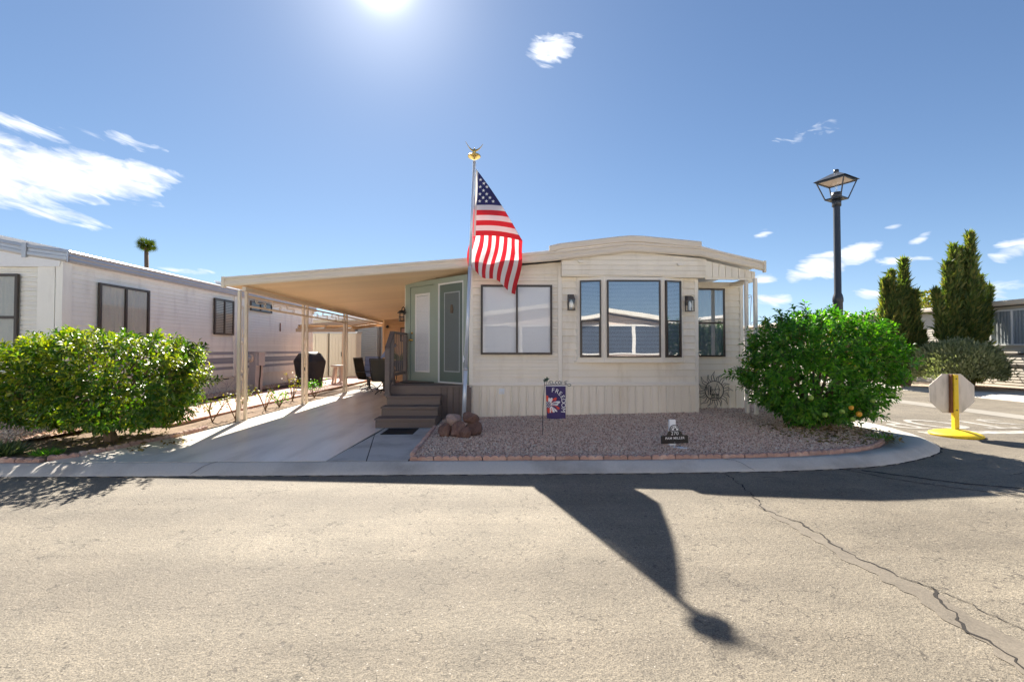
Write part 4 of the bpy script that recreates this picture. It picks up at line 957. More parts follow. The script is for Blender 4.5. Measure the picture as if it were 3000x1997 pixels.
cl = MB(); n1, n2 = 12, 12; x0, x1, z0, z1 = gx + .048, gx + .372, .300, .828
def gcloth(a, b): return Vector((x0 + (x1 - x0) * a + .022 * (1 - b) * (1 - a), gy - .006 + .010 * math.sin(7 * a + 2) * (1 - b), z0 + (z1 - z0) * b - .006 * math.sin(3 * a)))
cl.add([gcloth(i / n1, j / n2) for j in range(n2 + 1) for i in range(n1 + 1)], [(j * (n1 + 1) + i, j * (n1 + 1) + i + 1, (j + 1) * (n1 + 1) + i + 1, (j + 1) * (n1 + 1) + i) for j in range(n2) for i in range(n1)])
gc = cl.build('cloth', 'flag_purple', gf, True)
MB().box(x0, x1 + .005, gy - .012, gy - .008, .815, .828).build('rod_sleeve', 'flag_white', gf)
def gp_(a, b, dy=.0022): return gcloth(a, b) + Vector((0, -dy, 0))
ctr = (.12, .42)
petals = [(100, .47, 'r', .10), (84, .36, 'w', .055), (62, .40, 'w', .085), (40, .55, 'r', .095), (14, .62, 'w', .095), (2, .50, 'w', .05), (-18, .60, 'r', .10), (-37, .55, 'w', .06), (-52, .46, 'w', .085), (-66, .42, 'r', .08), (-78, .40, 'w', .05), (-93, .42, 'r', .085)]
for i, (ang, L, c_, w_) in enumerate(petals):
    a = R(ang); pts = []
    for k in range(12):
        s_ = 2 * math.pi * k / 12; rr = L / 2 + L / 2 * math.cos(s_); ww = w_ * math.sin(s_) * (.55 + .45 * rr / L)
        px_ = ctr[0] + (rr * math.cos(a) - ww * math.sin(a)) ; py_ = ctr[1] + (rr * math.sin(a) + ww * math.cos(a)) * .62
        pts.append(gp_(max(.005, min(.99, px_)), max(.005, min(.99, py_)), .0022 + .0004 * (i % 3)))
    MB().add(pts, [tuple(range(12))]).build('petal', 'flag_red' if c_ == 'r' else 'flag_white', gf)
pts = [gp_(max(.004, ctr[0] - .02 + .13 * math.cos(k * math.pi / 8)), ctr[1] + .105 * math.sin(k * math.pi / 8), .0042) for k in range(16)]
MB().add(pts, [tuple(range(16))]).build('flower_centre', 'flag_purple', gf)
sd_ = MB()
for ii, (a, b) in enumerate(((.03, .50), (.12, .50), (.07, .465), (.16, .46), (.03, .43), (.12, .425), (.20, .42), (.07, .385), (.16, .38), (.03, .35), (.12, .345))):
    sd_.add([gp_(a + .026 * math.cos(k * math.pi / 3), b + .014 * math.sin(k * math.pi / 3), .0054) for k in range(6)], [tuple(range(6))])
sd_.build('flower_dots', 'flag_white', gf)
for ch, a, b, rt in (('F', .36, .86, -6), ('R', .56, .83, -22), ('E', .72, .755, -35), ('E', .835, .655, -62), ('D', .88, .535, -84), ('O', .88, .405, -90), ('M', .86, .255, -96)):
    p = gp_(a, b, .004); text('lettering', ch, .098, 'letter_white', gf, Matrix.Translation(p) @ Matrix.Rotation(R(90), 4, 'X') @ Matrix.Rotation(R(rt), 4, 'Z'), .0006)

# ================================================================== ROCK PILE
def rock(loc, size, seed, mat, label):
    bm = bmesh.new(); bmesh.ops.create_icosphere(bm, subdivisions=3, radius=1); r = random.Random(seed); dirs = [Vector((r.gauss(0, 1), r.gauss(0, 1), r.gauss(0, 1))).normalized() for _ in range(16)]; cut = [r.uniform(.62, .95) for _ in dirs]
    from mathutils import noise as mn
    for v in bm.verts:
        p = v.co.copy()
        for d, c_ in zip(dirs, cut):
            k = p.dot(d)
            if k > c_: p -= d * (k - c_) * .92
        p *= 1 + .10 * mn.noise(p * 2.4 + Vector((seed, 0, 0))) + .05 * mn.noise(p * 6 + Vector((0, seed, 0)))
        v.co = Vector((p.x * size[0], p.y * size[1], p.z * size[2]))
    me = bpy.data.meshes.new('rock'); bm.to_mesh(me); bm.free(); me.materials.append(M[mat])
    o = put('rock', me, None, loc, (r.uniform(-.25, .25), r.uniform(-.3, .3), r.uniform(0, 6))); tag(o, label, 'rock', 'rocks piled on the gravel by the steps'); return o
rock((-0.901, 7.352, 0.103), (0.125, 0.120, 0.138), 3, 'lava_rock', 'brown lava rock at the left foot of the rock pile')
rock((-0.690, 7.326, 0.116), (0.163, 0.138, 0.146), 11, 'lava_rock', 'dark wide lava rock in the middle of the rock pile')
rock((-0.565, 7.214, 0.086), (0.107, 0.103, 0.107), 23, 'lava_rock', 'smallest reddish lava rock at the front of the pile')
rock((-0.449, 7.403, 0.124), (0.155, 0.129, 0.146), 31, 'lava_rock', 'tall brown lava rock at the right foot of the rock pile')
rock((-0.776, 7.403, 0.275), (0.163, 0.129, 0.116), 42, 'pale_rock', 'pale grey-pink rock on the upper left of the pile')
rock((-0.509, 7.429, 0.292), (0.172, 0.129, 0.116), 57, 'lava_rock', 'rust-brown rock on the upper right of the pile')

# ================================================================== ADDRESS SIGN
ax_, ay_ = 2.485, 6.50
ad = thing('address_sign', 'low black address board numbered 270 on a white plastic post', 'sign', (ax_, ay_, 0), world=True)
MB().box(ax_ - .075, ax_ + .015, ay_ + .004, ay_ + .05, -.02, .395).build('post', 'sign_white', ad)
TILT = Matrix.Translation((ax_ - .01, ay_ - .005, .115)) @ Matrix.Rotation(R(1.8), 4, 'Y').inverted()
bp = [(-.195, -.055), (.195, -.055), (.195, .045), (.187, .058), (.125, .062), (.115, .075), (.098, .11), (.080, .122)]
bp += [(.005 + .072 * math.cos(a), .135 + .075 * math.sin(a)) for a in np.linspace(-.1, math.pi + .1, 14)] + [(-.07, .122), (-.088, .11), (-.105, .075), (-.115, .062), (-.187, .058), (-.195, .045)]
MB(TILT).prism(bp, 'y', -.012, .004).build('board', 'sign_black', ad)
TM = TILT @ Matrix.Rotation(R(90), 4, 'X')
text('number', '270', .070, 'letter_white', ad, TM @ Matrix.Translation((.005, .088, .0128)), .0006, 1.08); text('lettering', 'PAM MILLER', .047, 'letter_white', ad, TM @ Matrix.Translation((.005, .020, .0128)), .0006, 1.12, .0008)
em = MB(TILT); em.tube([(.005 + .058 * math.cos(a), -.0135, .142 + .058 * math.sin(a)) for a in np.linspace(0, math.pi, 16)] , .0028, 5); em.bar((-.062, -.0135, .130), (.072, -.0135, .130), .004)
for x in (-.018, .040): em.tube([(x + .012 * math.cos(a), -.0135, .147 + .012 * math.sin(a)) for a in np.linspace(0, 2 * math.pi, 11)[:-1]], .0032, 5, True); em.prism([(x + .009 * math.cos(k), .147 + .009 * math.sin(k)) for k in np.linspace(0, 2 * math.pi, 9)[:-1]], 'y', -.0135, -.0125)
em.prism([(-.022, .163), (.030, .163), (.045, .172), (.022, .180), (.018, .196), (-.020, .196)], 'y', -.0142, -.0125); em.bar((-.034, -.0135, .132), (-.036, -.0135, .185), .004); em.build('emblem', 'letter_white', ad)
em = MB(TILT); em.prism([(-.010, .176), (.006, .176), (.006, .190), (-.010, .190)], 'y', -.0152, -.0142); em.build('emblem_window', 'sign_black', ad)
MB(TILT).box(-.004, .004, -.0135, -.012, -.045, -.038).build('screw', 'silver_metal', ad)
sp = MB(); sp.prism([(ax_ - .03, ay_ - .17), (ax_ + .135, ay_ - .17), (ax_ + .065, ay_ - .05), (ax_ - .07, ay_ - .05)], 'z', .012, .030); sp.build('solar_lid', 'sign_white', ad)
MB().prism([(ax_ - .005, ay_ - .068), (ax_ + .06, ay_ - .068), (ax_ + .06, ay_ - .05), (ax_ + .0, ay_ - .05)], 'z', .0305, .036).build('solar_cell', 'sign_black', ad)

# ================================================================== SUN WALL ART
sx, sz, sy_ = 4.665, .505, 9.90
sa = thing('wall_art', 'black wire sun with cactus and wagon against the recessed wall', 'wall art', (sx, sy_, .08), world=True)
RR = .205
def wire(name, pts, r=.0065, closed=False): MB().tube([(sx + a, sy_ + dy, sz + b) for a, b, dy in [(p + (0,))[:3] for p in pts]], r, 5, closed).build(name, 'black_metal', sa)
wire('ring', [(RR * math.cos(a), RR * math.sin(a)) for a in np.linspace(0, 2 * math.pi, 33)[:-1]], .008, True)
for k in range(16):
    a0 = 2 * math.pi * k / 16 + .08; big = k % 2 == 0; L = .215 if big else .165; hw = .155 if big else .12; bend = .10
    c0 = (math.cos(a0 - hw), math.sin(a0 - hw)); c1 = (math.cos(a0 + hw), math.sin(a0 + hw)); tip = ((RR + L) * math.cos(a0 - bend), (RR + L) * math.sin(a0 - bend))
    def mid(c_, s_): 
        q = ((RR + L * .48) * math.cos(a0 + s_), (RR + L * .48) * math.sin(a0 + s_)); return q
    wire('ray', [(RR * c0[0], RR * c0[1]), mid(c0, -hw * .30 + .03), tip, mid(c1, hw * .62 + .05), (RR * c1[0], RR * c1[1])], .0058)
wire('cactus', [(-.09, -.10), (-.095, .09), (-.105, .115), (-.125, .115), (-.137, .09), (-.125, -.10)], .006); wire('cactus', [(-.135, .0), (-.17, .0), (-.178, .085), (-.163, .085), (-.158, .03), (-.135, .03)], .005); wire('cactus', [(-.095, -.01), (-.055, -.01), (-.06, .075), (-.075, .09), (-.085, .075), (-.08, .02)], .005)
wire('teepee', [(.02, .01), (.06, .165), (.13, -.005)], .006)
wire('wagon', [(-.08, -.075), (-.085, .0), (-.07, .025), (.05, .02), (.09, .045), (.105, .01), (.10, -.075)], .006)
for q in (-.04, 0, .045): wire('wagon_hoop', [(q, -.07), (q - .03, -.02), (q - .035, .02)], .005)
MB().box(sx - .09, sx + .10, sy_ - .012, sy_ + .008, sz - .094, sz - .076).build('wagon_bed', 'black_metal', sa)
for q in (-.03, .07): wire('wheel', [(q + .034 * math.cos(a), -.128 + .034 * math.sin(a)) for a in np.linspace(0, 2 * math.pi, 13)[:-1]], .006, True); wire('spoke', [(q - .03, -.128), (q + .03, -.128)], .004); wire('spoke', [(q, -.158), (q, -.098)], .004)
wire('ground_wire', [(-.09, -.165), (.09, -.165)], .007)
for q in (-.12, .05): wire('stake', [(q, -.36 if q < 0 else -.36), (q, -.46)], .006)

# ================================================================== STREET LAMP
LX, LY = 6.32, 8.40
lm = thing('street_lamp', 'tall dark street lamp with a square lantern behind the green citrus', 'street lamp', (LX, LY, 0), rotz=R(28))
MB().lathe([(.11, -.02), (.11, .35), (.09, .40), (.078, 2.28), (.088, 2.30), (.088, 2.36), (.076, 2.42), (.060, 2.46), (.056, 4.18), (.054, 4.2)], (0, 0, 0), 16).build('post', 'lamp_post_paint', lm, True)
MB().lathe([(.075, 4.10), (.075, 4.235)], (0, 0, 0), 12).build('collar', 'lamp_post_paint', lm, True)
MB().box(-.14, .14, -.14, .14, 4.225, 4.250).build('lantern_floor', 'lamp_post_paint', lm)
MB().lathe([(.085, 4.25), (.085, 4.36), (.06, 4.365)], (0, 0, 0), 12).build('ballast', 'lamp_post_paint', lm, True)
cg = MB()
for a, b in ((1, 1), (1, -1), (-1, -1), (-1, 1)): cg.bar((a * .135, b * .135, 4.24), (a * .235, b * .235, 4.575), .018)
for a, b, c_, d in ((1, 1, 1, -1), (1, -1, -1, -1), (-1, -1, -1, 1), (-1, 1, 1, 1)): cg.bar((a * .232, b * .232, 4.57), (c_ * .232, d * .232, 4.57), .022, .03)
cg.build('cage', 'lamp_post_paint', lm)
hd = MB(); hd.add([(-.275, -.275, 4.585), (.275, -.275, 4.585), (.275, .275, 4.585), (-.275, .275, 4.585), (-.06, -.06, 4.725), (.06, -.06, 4.725), (.06, .06, 4.725), (-.06, .06, 4.725)], [(0, 1, 5, 4), (1, 2, 6, 5), (2, 3, 7, 6), (3, 0, 4, 7), (4, 5, 6, 7)]); hd.build('hood', 'lamp_post_paint', lm)
MB().lathe([(.045, 4.72), (.045, 4.79), (.03, 4.80)], (0, 0, 0), 10).build('cap', 'lamp_post_paint', lm, True)
MB().add([(-.22, -.22, 4.575), (.22, -.22, 4.575), (.22, .22, 4.575), (-.22, .22, 4.575), (-.07, -.07, 4.64), (.07, -.07, 4.64), (.07, .07, 4.64), (-.07, .07, 4.64)], [(0, 1, 5, 4), (1, 2, 6, 5), (2, 3, 7, 6), (3, 0, 4, 7), (4, 5, 6, 7)]).build('reflector', 'plastic_tan', lm)
MB().lathe([(.018, 4.36), (.018, 4.44), (.03, 4.47), (.03, 4.53), (.012, 4.58)], (0, 0, 0), 8).build('bulb', 'glass_lamp', lm, True)

# ================================================================== STOP SIGN SEEN FROM BEHIND
sg = thing('stop_sign', 'back of an octagonal sign on a yellow post and round base', 'sign', (7.985, 7.86, -.11), rotz=R(-6))
MB().lathe([(.36, .0), (.365, .03), (.35, .045), (.28, .072), (.15, .10), (.05, .112)], (0, 0, 0), 40).build('base', 'safety_yellow', sg, True)
MB().box(-.036, .036, -.036, .036, .10, 1.07).build('post', 'safety_yellow', sg)
MB().prism([(.372 * math.cos(R(22.5 + 45 * k)) / math.cos(R(22.5)) - .01, .735 + .345 * math.sin(R(22.5 + 45 * k)) / math.cos(R(22.5))) for k in range(8)], 'y', .046, .052).build('plate', 'sign_back', sg)
MB().box(-.062, -.037, -.01, .045, .40, 1.075).build('bracket', 'rust', sg)
for z in (.45, 1.0): MB(Matrix.Translation((0, -.036, z)) @ Matrix.Rotation(R(90), 4, 'X')).lathe([(.012, 0), (.012, .008)], (0, 0, 0), 6).build('bolt', 'black_metal', sg)

# ================================================================== FOLIAGE
def leaf_shape(w=.42, fold=.12, curl=.10):
    V = np.array([(0, 0, 0), (-w / 2 * .85, .33, fold * .8), (-w / 2, .55, fold), (0, 1, -curl), (w / 2, .55, fold), (w / 2 * .85, .33, fold * .8), (0, .5, .0)]); V[:, 2] -= curl * V[:, 1] ** 2
    F = np.array([(0, 6, 1), (1, 6, 2), (2, 6, 3), (3, 6, 4), (4, 6, 5), (5, 6, 0)]); return V, F
def blade_shape(w=.18):
    return np.array([(0, 0, 0), (-w / 2, .45, .0), (0, 1, 0), (w / 2, .45, .0)]), np.array([(0, 1, 2), (0, 2, 3)])
def orient(P, D, U, sz, shape):
    """leaves at P pointing along D, facing U"""
    bv, bf = shape; D = D / np.linalg.norm(D, axis=1)[:, None]; X = np.cross(D, U); X /= np.linalg.norm(X, axis=1)[:, None] + 1e-9; N = np.cross(X, D)
    Rm = np.stack([X, D, N], 2); v = np.einsum('nij,vj->nvi', Rm, bv) * sz[:, None, None] + P[:, None, :]
    n = len(P); return v.reshape(-1, 3), (bf[None] + (np.arange(n) * len(bv))[:, None, None]).reshape(-1, 3), Rm
def unit(n):
    d = rng.normal(size=(n, 3)); return d / np.linalg.norm(d, axis=1)[:, None]
def shell_noise(d, seed, amp):
    r = np.random.default_rng(seed); s = np.zeros(len(d))
    for f_, a in ((2.0, 1), (4.5, .6), (9, .4)):
        for _ in range(4):
            k = r.normal(size=3) * f_; s += a * np.sin(d @ k + r.uniform(0, 6.28)) / 4
    return 1 + amp * s
def citrus(name, label, base, c0, rad, tips, mat, seed, leaf, singles, trunk, low=-.9, sq=2.6, fruit=(), taper=0, amp=.12, sun_share=None):
    """shoots set over the crown, each with its own spray of leaves; older leaves fill the inside"""
    t = thing(name, label, 'citrus shrub', base, world=True); lim = np.array(rad)
    def spot(d, f_):
        r0 = (np.abs(d) ** sq).sum(1) ** (-1 / sq) * shell_noise(d, seed, amp) * f_
        p = d * r0[:, None] * lim
        if taper: p[:, :2] *= (1 - taper * np.clip(-d[:, 2] * r0, 0, 1))[:, None]
        return np.array(c0) + p
    d = unit(tips * 3); d = d[d[:, 2] > low][:tips]; f_ = rng.normal(.96, .045, len(d)); out = rng.random(len(d)) < .07; f_[out & (d[:, 2] > -.2)] *= 1.09
    T = spot(d, f_); P = []; D = []; U = []; Z = []
    vig = rng.uniform(.7, 1.15, len(d))
    for k in range(17):
        s_ = k / 17; tw = d * .75 + np.array((0, 0, .42)) + 0 * d; tw /= np.linalg.norm(tw, axis=1)[:, None]
        ang = k * 2.4 + rng.uniform(0, .9, len(d)); e1 = np.cross(tw, (0.3, .2, .9)); e1 /= np.linalg.norm(e1, axis=1)[:, None]; e2 = np.cross(tw, e1)
        side = e1 * np.cos(ang)[:, None] + e2 * np.sin(ang)[:, None]
        P.append(T - tw * (.20 * (1 - s_))[..., None] if np.ndim(s_) else T - tw * (.20 * (1 - s_)) + side * .012 + rng.normal(0, .012, T.shape))
        D.append(side * (1.0 - .45 * s_) + tw * (.25 + .75 * s_) + np.array((0, 0, -.22)) + rng.normal(0, .22, T.shape)); U.append(tw + np.array((0, 0, .5)) + rng.normal(0, .3, T.shape)); Z.append(leaf * vig * rng.uniform(.62, 1.12, len(d)) * (1 - .35 * s_))
    n2 = tips * 4; d2 = unit(n2 * 3); d2 = d2[d2[:, 2] > low][:n2]; P.append(spot(d2, rng.uniform(.55, .9, len(d2)))); D.append(d2 + rng.normal(0, .8, d2.shape)); U.append(d2 + np.array((0, 0, .6)) + rng.normal(0, .5, d2.shape)); Z.append(rng.uniform(leaf * .7, leaf * 1.15, len(d2)))
    P = np.concatenate(P); D = np.concatenate(D); U = np.concatenate(U); sz = np.concatenate(Z)
    sun_tinted = np.concatenate([np.tile((rng.random(len(d)) < (sun_share or 0)) & (d[:, 2] > .05), 17), np.zeros(len(d2), bool)]); ok = P[:, 2] > base[2] + .05; P, D, U, sz, sun_tinted = P[ok], D[ok], U[ok], sz[ok], sun_tinted[ok]  # upper shoots picked to carry the painted sunlight
    # the leaves nearest the street, each a piece of its own
    front = np.argsort(P[:, 1] + rng.random(len(P)) * .25)[:singles * 3]; front = rng.choice(front, singles, replace=False)
    mk = np.ones(len(P), bool); mk[front] = False
    for nm, sel, mm in (('crown', mk & ~sun_tinted, mat), ('sun_tinted_shoots', mk & sun_tinted, 'citrus_sun_tint')):
        if sel.any(): v, fc, _ = orient(P[sel], D[sel], U[sel], sz[sel], leaf_shape()); o = np_mesh(nm, v, fc, mm, t); o['kind'] = 'stuff'
    bv, bf = leaf_shape(); me = bpy.data.meshes.new('leaf'); me.from_pydata([tuple(q) for q in bv], [], [tuple(q) for q in bf]); me.materials.append(M[mat])
    _, _, Rm = orient(P[front], D[front], U[front], sz[front], leaf_shape())
    for i, k in enumerate(front):
        o = bpy.data.objects.new('leaf', me); C.objects.link(o); o.parent = t; o.matrix_parent_inverse = Matrix.Translation(-Vector(base))
        m_ = Matrix.Identity(4)
        for a in range(3):
            for b in range(3): m_[a][b] = Rm[i][a][b] * sz[k]
            m_[a][3] = P[k][a]
        o.matrix_basis = m_
    tg = MB()
    for k in range(0, len(T), 2): tg.tube([Vector(T[k]) - Vector(d[k]) * .42 - Vector((0, 0, .10)), Vector(T[k])], [.006, .003], 3)
    tg.build('twigs', 'twig', t)['kind'] = 'stuff'
    # trunk and limbs
    tb = MB(); r_ = random.Random(seed); b0 = Vector(base); top_ = Vector((c0[0], c0[1], base[2] + trunk[1]))
    tb.tube([b0 + Vector((0, 0, -.05)), b0 + Vector((.01, 0, .06)), b0.lerp(top_, .5) + Vector((.02, 0, 0)), top_], [trunk[0] * 1.5, trunk[0] * 1.15, trunk[0], trunk[0] * .9], 10); tb.build('trunk', 'bark', t, True)
    for k in range(9):
        a = 2 * math.pi * k / 9 + r_.uniform(-.3, .3); e_ = Vector((c0[0] + rad[0] * .72 * math.cos(a), c0[1] + rad[1] * .72 * math.sin(a), c0[2] + rad[2] * r_.uniform(-.25, .55)))
        m1 = top_.lerp(e_, .45) + Vector((0, 0, .08)); MB().tube([top_ - Vector((0, 0, .08)), m1, e_], [trunk[0] * .55, trunk[0] * .34, trunk[0] * .12], 6).build('limb', 'bark', t, True)
    for (x, y, z, r2, mt_) in fruit:
        MB().lathe([(r2 * math.sin(a) + 1e-4, -r2 * math.cos(a)) for a in np.linspace(0, math.pi, 9)], (x, y, z), 12).build('fruit', mt_, t, True)
    return t
citrus('citrus_shrub', 'wide yellowing citrus shrub on a short trunk left of the driveway', (-5.98, 7.12, 0), (-6.14, 7.15, .94), (1.42, 1.02, .76), 700, 'citrus_leaf_yellow', 5, .125, 230, (.075, .42), low=-.97, sq=3.2, amp=.11, sun_share=.38, fruit=[(-7.3, 6.35, .42, .04, 'fruit_green'), (-5.3, 6.25, .6, .032, 'fruit_green'), (-6.9, 6.2, .9, .036, 'fruit_green')])
citrus('citrus_shrub', 'round deep green citrus shrub with fruit at the street corner', (5.35, 7.65, .05), (5.38, 7.70, 1.08), (1.19, 1.0, .97), 760, 'citrus_leaf', 9, .125, 230, (.06, .45), low=-.97, sq=2.8, taper=.22, amp=.11, sun_share=.04,
       fruit=[(5.45, 6.84, .42, .042, 'fruit_orange'), (5.18, 6.83, .46, .04, 'fruit_green'), (4.98, 6.92, .40, .04, 'fruit_green'), (5.35, 6.84, .34, .04, 'fruit_green'), (4.75, 6.90, .66, .042, 'fruit_green'), (5.70, 6.88, .62, .04, 'fruit_green'), (5.30, 6.80, .52, .036, 'fruit_orange')])
def litter(label, cx, cy, rx, ry, n, zf):
    a = rng.uniform(0, 6.283, n); q = rng.random(n) ** .6; P = np.stack([cx + rx * q * np.cos(a), cy + ry * q * np.sin(a)], 1); P = np.concatenate([P, np.array([[zf(x, y) + .022] for x, y in P])], 1)
    v, fc, _ = orient(P, np.concatenate([rng.normal(size=(n, 2)), rng.normal(0, .15, (n, 1))], 1), np.array((0, 0, 1)) + rng.normal(0, .35, (n, 3)), rng.uniform(.05, .11, n), leaf_shape(.4, .05, .15)); o = np_mesh('leaf_litter', v, fc, 'dry_leaf'); tag(o, label, 'fallen leaves', kind='stuff')
litter('dry fallen leaves on the soil under the yellowing citrus', -6.1, 7.0, 1.35, .95, 260, lambda x, y: .0); litter('dry fallen leaves on the gravel under the green citrus', 5.3, 7.3, 1.05, .85, 420, bed_z)

def cypress(label, base, stems, n, seed):
    t = thing('cypress', label, 'cypress', base, world=True); r_ = np.random.default_rng(seed); Vs = []; Fs = []; o = 0
    for (dx, dy, h, r0, z0, lean) in stems:
        k = int(n * h * r0); z = z0 + (h - z0) * r_.random(k) ** .8; tt = (z - z0) / (h - z0)
        prof = r0 * np.minimum(1, (tt + .05) * 5) ** .6 * np.clip(1 - tt, .02, 1) ** .85
        a = r_.uniform(0, 2 * math.pi, k); lump = 1 + .24 * np.sin(3 * a + 4 * z + seed) + .18 * np.sin(7 * a - 6 * z) + .10 * np.sin(11 * a + 13 * z)
        rr = prof * lump * (1 - .45 * r_.random(k) ** 2); fl = r_.random(k) < .10; rr[fl] *= r_.uniform(1.1, 1.45, fl.sum())
        P = np.stack([base[0] + dx + lean[0] * tt * h + rr * np.cos(a), base[1] + dy + lean[1] * tt * h + rr * np.sin(a), base[2] + z], 1)
        D = np.stack([np.cos(a) * .55, np.sin(a) * .55, np.ones(k)], 1) + r_.normal(0, .30, (k, 3)); U = np.stack([np.cos(a), np.sin(a), np.zeros(k)], 1) + r_.normal(0, .5, (k, 3))
        v, f_, _ = orient(P, D, U, r_.uniform(.10, .26, k) * np.where(fl, 1.5, 1), blade_shape(.20)); Vs.append(v); Fs.append(f_ + o); o += len(v)
        MB().tube([Vector(base) + Vector((dx * .3, dy * .3, 0)), Vector(base) + Vector((dx, dy, z0 + .3)), Vector(base) + Vector((dx + lean[0] * h * .8, dy, h * .85))], [.09, .06, .02], 6).build('trunk', 'bark', t)
    np_mesh('crown', np.concatenate(Vs), np.concatenate(Fs), 'cypress_leaf', t)['kind'] = 'stuff'; return t
cypress('shorter forked cypress in front of the grey siding across the street', (15.25, 17.0, .03), [(-.34, 0, 4.3, .27, .5, (-.010, 0)), (.16, .1, 4.75, .32, .5, (.012, 0)), (-.52, .1, 4.0, .18, .9, (-.015, 0)), (.40, -.1, 3.5, .26, .3, (.015, 0)), (-.10, -.1, 3.7, .26, .4, (0, 0)), (.05, .1, 2.3, .40, .1, (0, 0)), (.45, -.2, 2.0, .30, .6, (.06, 0))], 4600, 3)
cypress('tallest ragged cypress beside the window of the grey house', (16.85, 16.2, .03), [(-.30, 0, 5.1, .26, .8, (-.012, 0)), (.22, 0, 5.55, .33, .6, (.012, 0)), (-.03, .1, 5.0, .28, .6, (0, 0)), (-.55, 0, 4.5, .16, 1.4, (-.014, 0)), (.55, 0, 4.0, .22, .6, (.018, 0)), (.78, 0, 3.6, .12, 1.8, (.055, 0)), (-.85, 0, 3.5, .10, 2.2, (-.05, 0)), (.30, -.05, 2.9, .38, .1, (.01, 0)), (-.45, -.05, 3.0, .30, .5, (-.01, 0)), (.0, -.2, 3.6, .28, .2, (0, 0)), (-.75, -.1, 2.5, .22, 1.6, (-.06, 0))], 4400, 4)
def sprig_bush(name, label, base, rad, n, mat, seed, leaf=.055, bloom=0, cat='shrub'):
    t = thing(name, label, cat, base, world=True); d = unit(n * 2); d = d[d[:, 2] > -.35][:n]
    rr = shell_noise(d, seed, .12) * (1 - .5 * rng.random(len(d)) ** 2); spike = rng.random(len(d)) < .12; rr[spike] *= rng.uniform(1.0, 1.16, spike.sum())
    P = np.array(base) + np.array((0, 0, rad[2] * .42)) + d * rr[:, None] * np.array((rad[0], rad[1], rad[2] * .62)); P[:, 2] = np.maximum(P[:, 2], base[2] + .03)
    D = d * .8 + np.array((0, 0, .8)) + rng.normal(0, .35, d.shape); U = d + rng.normal(0, .6, d.shape)
    v, f_, _ = orient(P, D, U, rng.uniform(leaf * .7, leaf * 1.9, len(d)), blade_shape(.38)); np_mesh('crown', v, f_, mat, t)['kind'] = 'stuff'
    for k in range(7): MB().tube([Vector(base), Vector(base) + Vector((rad[0] * .5 * math.cos(k), rad[1] * .5 * math.sin(k), rad[2] * .7))], [.03, .008], 5).build('stem', 'bark', t)
    if bloom:
        q = rng.choice(len(P), bloom); v, f_, _ = orient(P[q] + d[q] * .03, D[q], U[q], np.full(bloom, .07), blade_shape(.6)); np_mesh('blossom', v, f_, 'bloom_pink', t)['kind'] = 'stuff'
    return t
sprig_bush('sage_shrub', 'broad silvery sage shrub between the two cypresses and the street', (15.95, 15.6, .03), (1.22, 1.2, 1.68), 15000, 'sage_leaf', 6, .085)
sprig_bush('sage_shrub', 'silvery sage shrub with pink blossom at the right edge', (16.75, 12.9, .03), (.78, .8, 1.55), 6000, 'sage_leaf', 8, .075, 160)
def tree(label, base, h, rad, n, mat, seed, leaf):
    t = thing('tree', label, 'tree', base, world=True); MB().tube([Vector(base), Vector(base) + Vector((.1, 0, h * .5)), Vector(base) + Vector((0, 0, h * .85))], [.2, .14, .05], 8).build('trunk', 'bark', t, True)
    d = unit(n); rr = shell_noise(d, seed, .20) * (1 - .5 * rng.random(n) ** 2); P = np.array(base) + np.array((0, 0, h - rad[2])) + d * rr[:, None] * np.array(rad)
    v, f_, _ = orient(P, d + rng.normal(0, .8, d.shape), d + np.array((0, 0, .5)) + rng.normal(0, .5, d.shape), rng.uniform(leaf * .6, leaf * 1.3, n), leaf_shape()); np_mesh('crown', v, f_, mat, t)['kind'] = 'stuff'
    for k in range(6): MB().tube([Vector(base) + Vector((0, 0, h * .5)), Vector(base) + Vector((rad[0] * .6 * math.cos(k), rad[1] * .6 * math.sin(k), h * .8))], [.08, .02], 5).build('limb', 'bark', t)
tree('yellow-green tree rising behind the roof between the cypresses', (23.5, 24.5, 0), 4.75, (2.7, 2.2, 1.7), 3600, 'yellow_leaf', 3, .26)
tree('yellow-green tree low behind the shorter cypress', (16.5, 21.5, 0), 2.7, (1.6, 1.5, 1.2), 2600, 'yellow_leaf', 12, .18)
tree('small leafy tree above the grey roof at the right edge', (27.0, 20.0, 0), 5.0, (1.4, 1.4, 1.2), 900, 'yellow_leaf', 14, .2)
sprig_bush('yellow_shrub', 'yellow-green shrub glimpsed behind the white porch posts', (7.0, 13.6, 0) if False else (6.0, 12.6, .05), (.35, .5, .9), 1500, 'yellow_leaf', 15, .07)
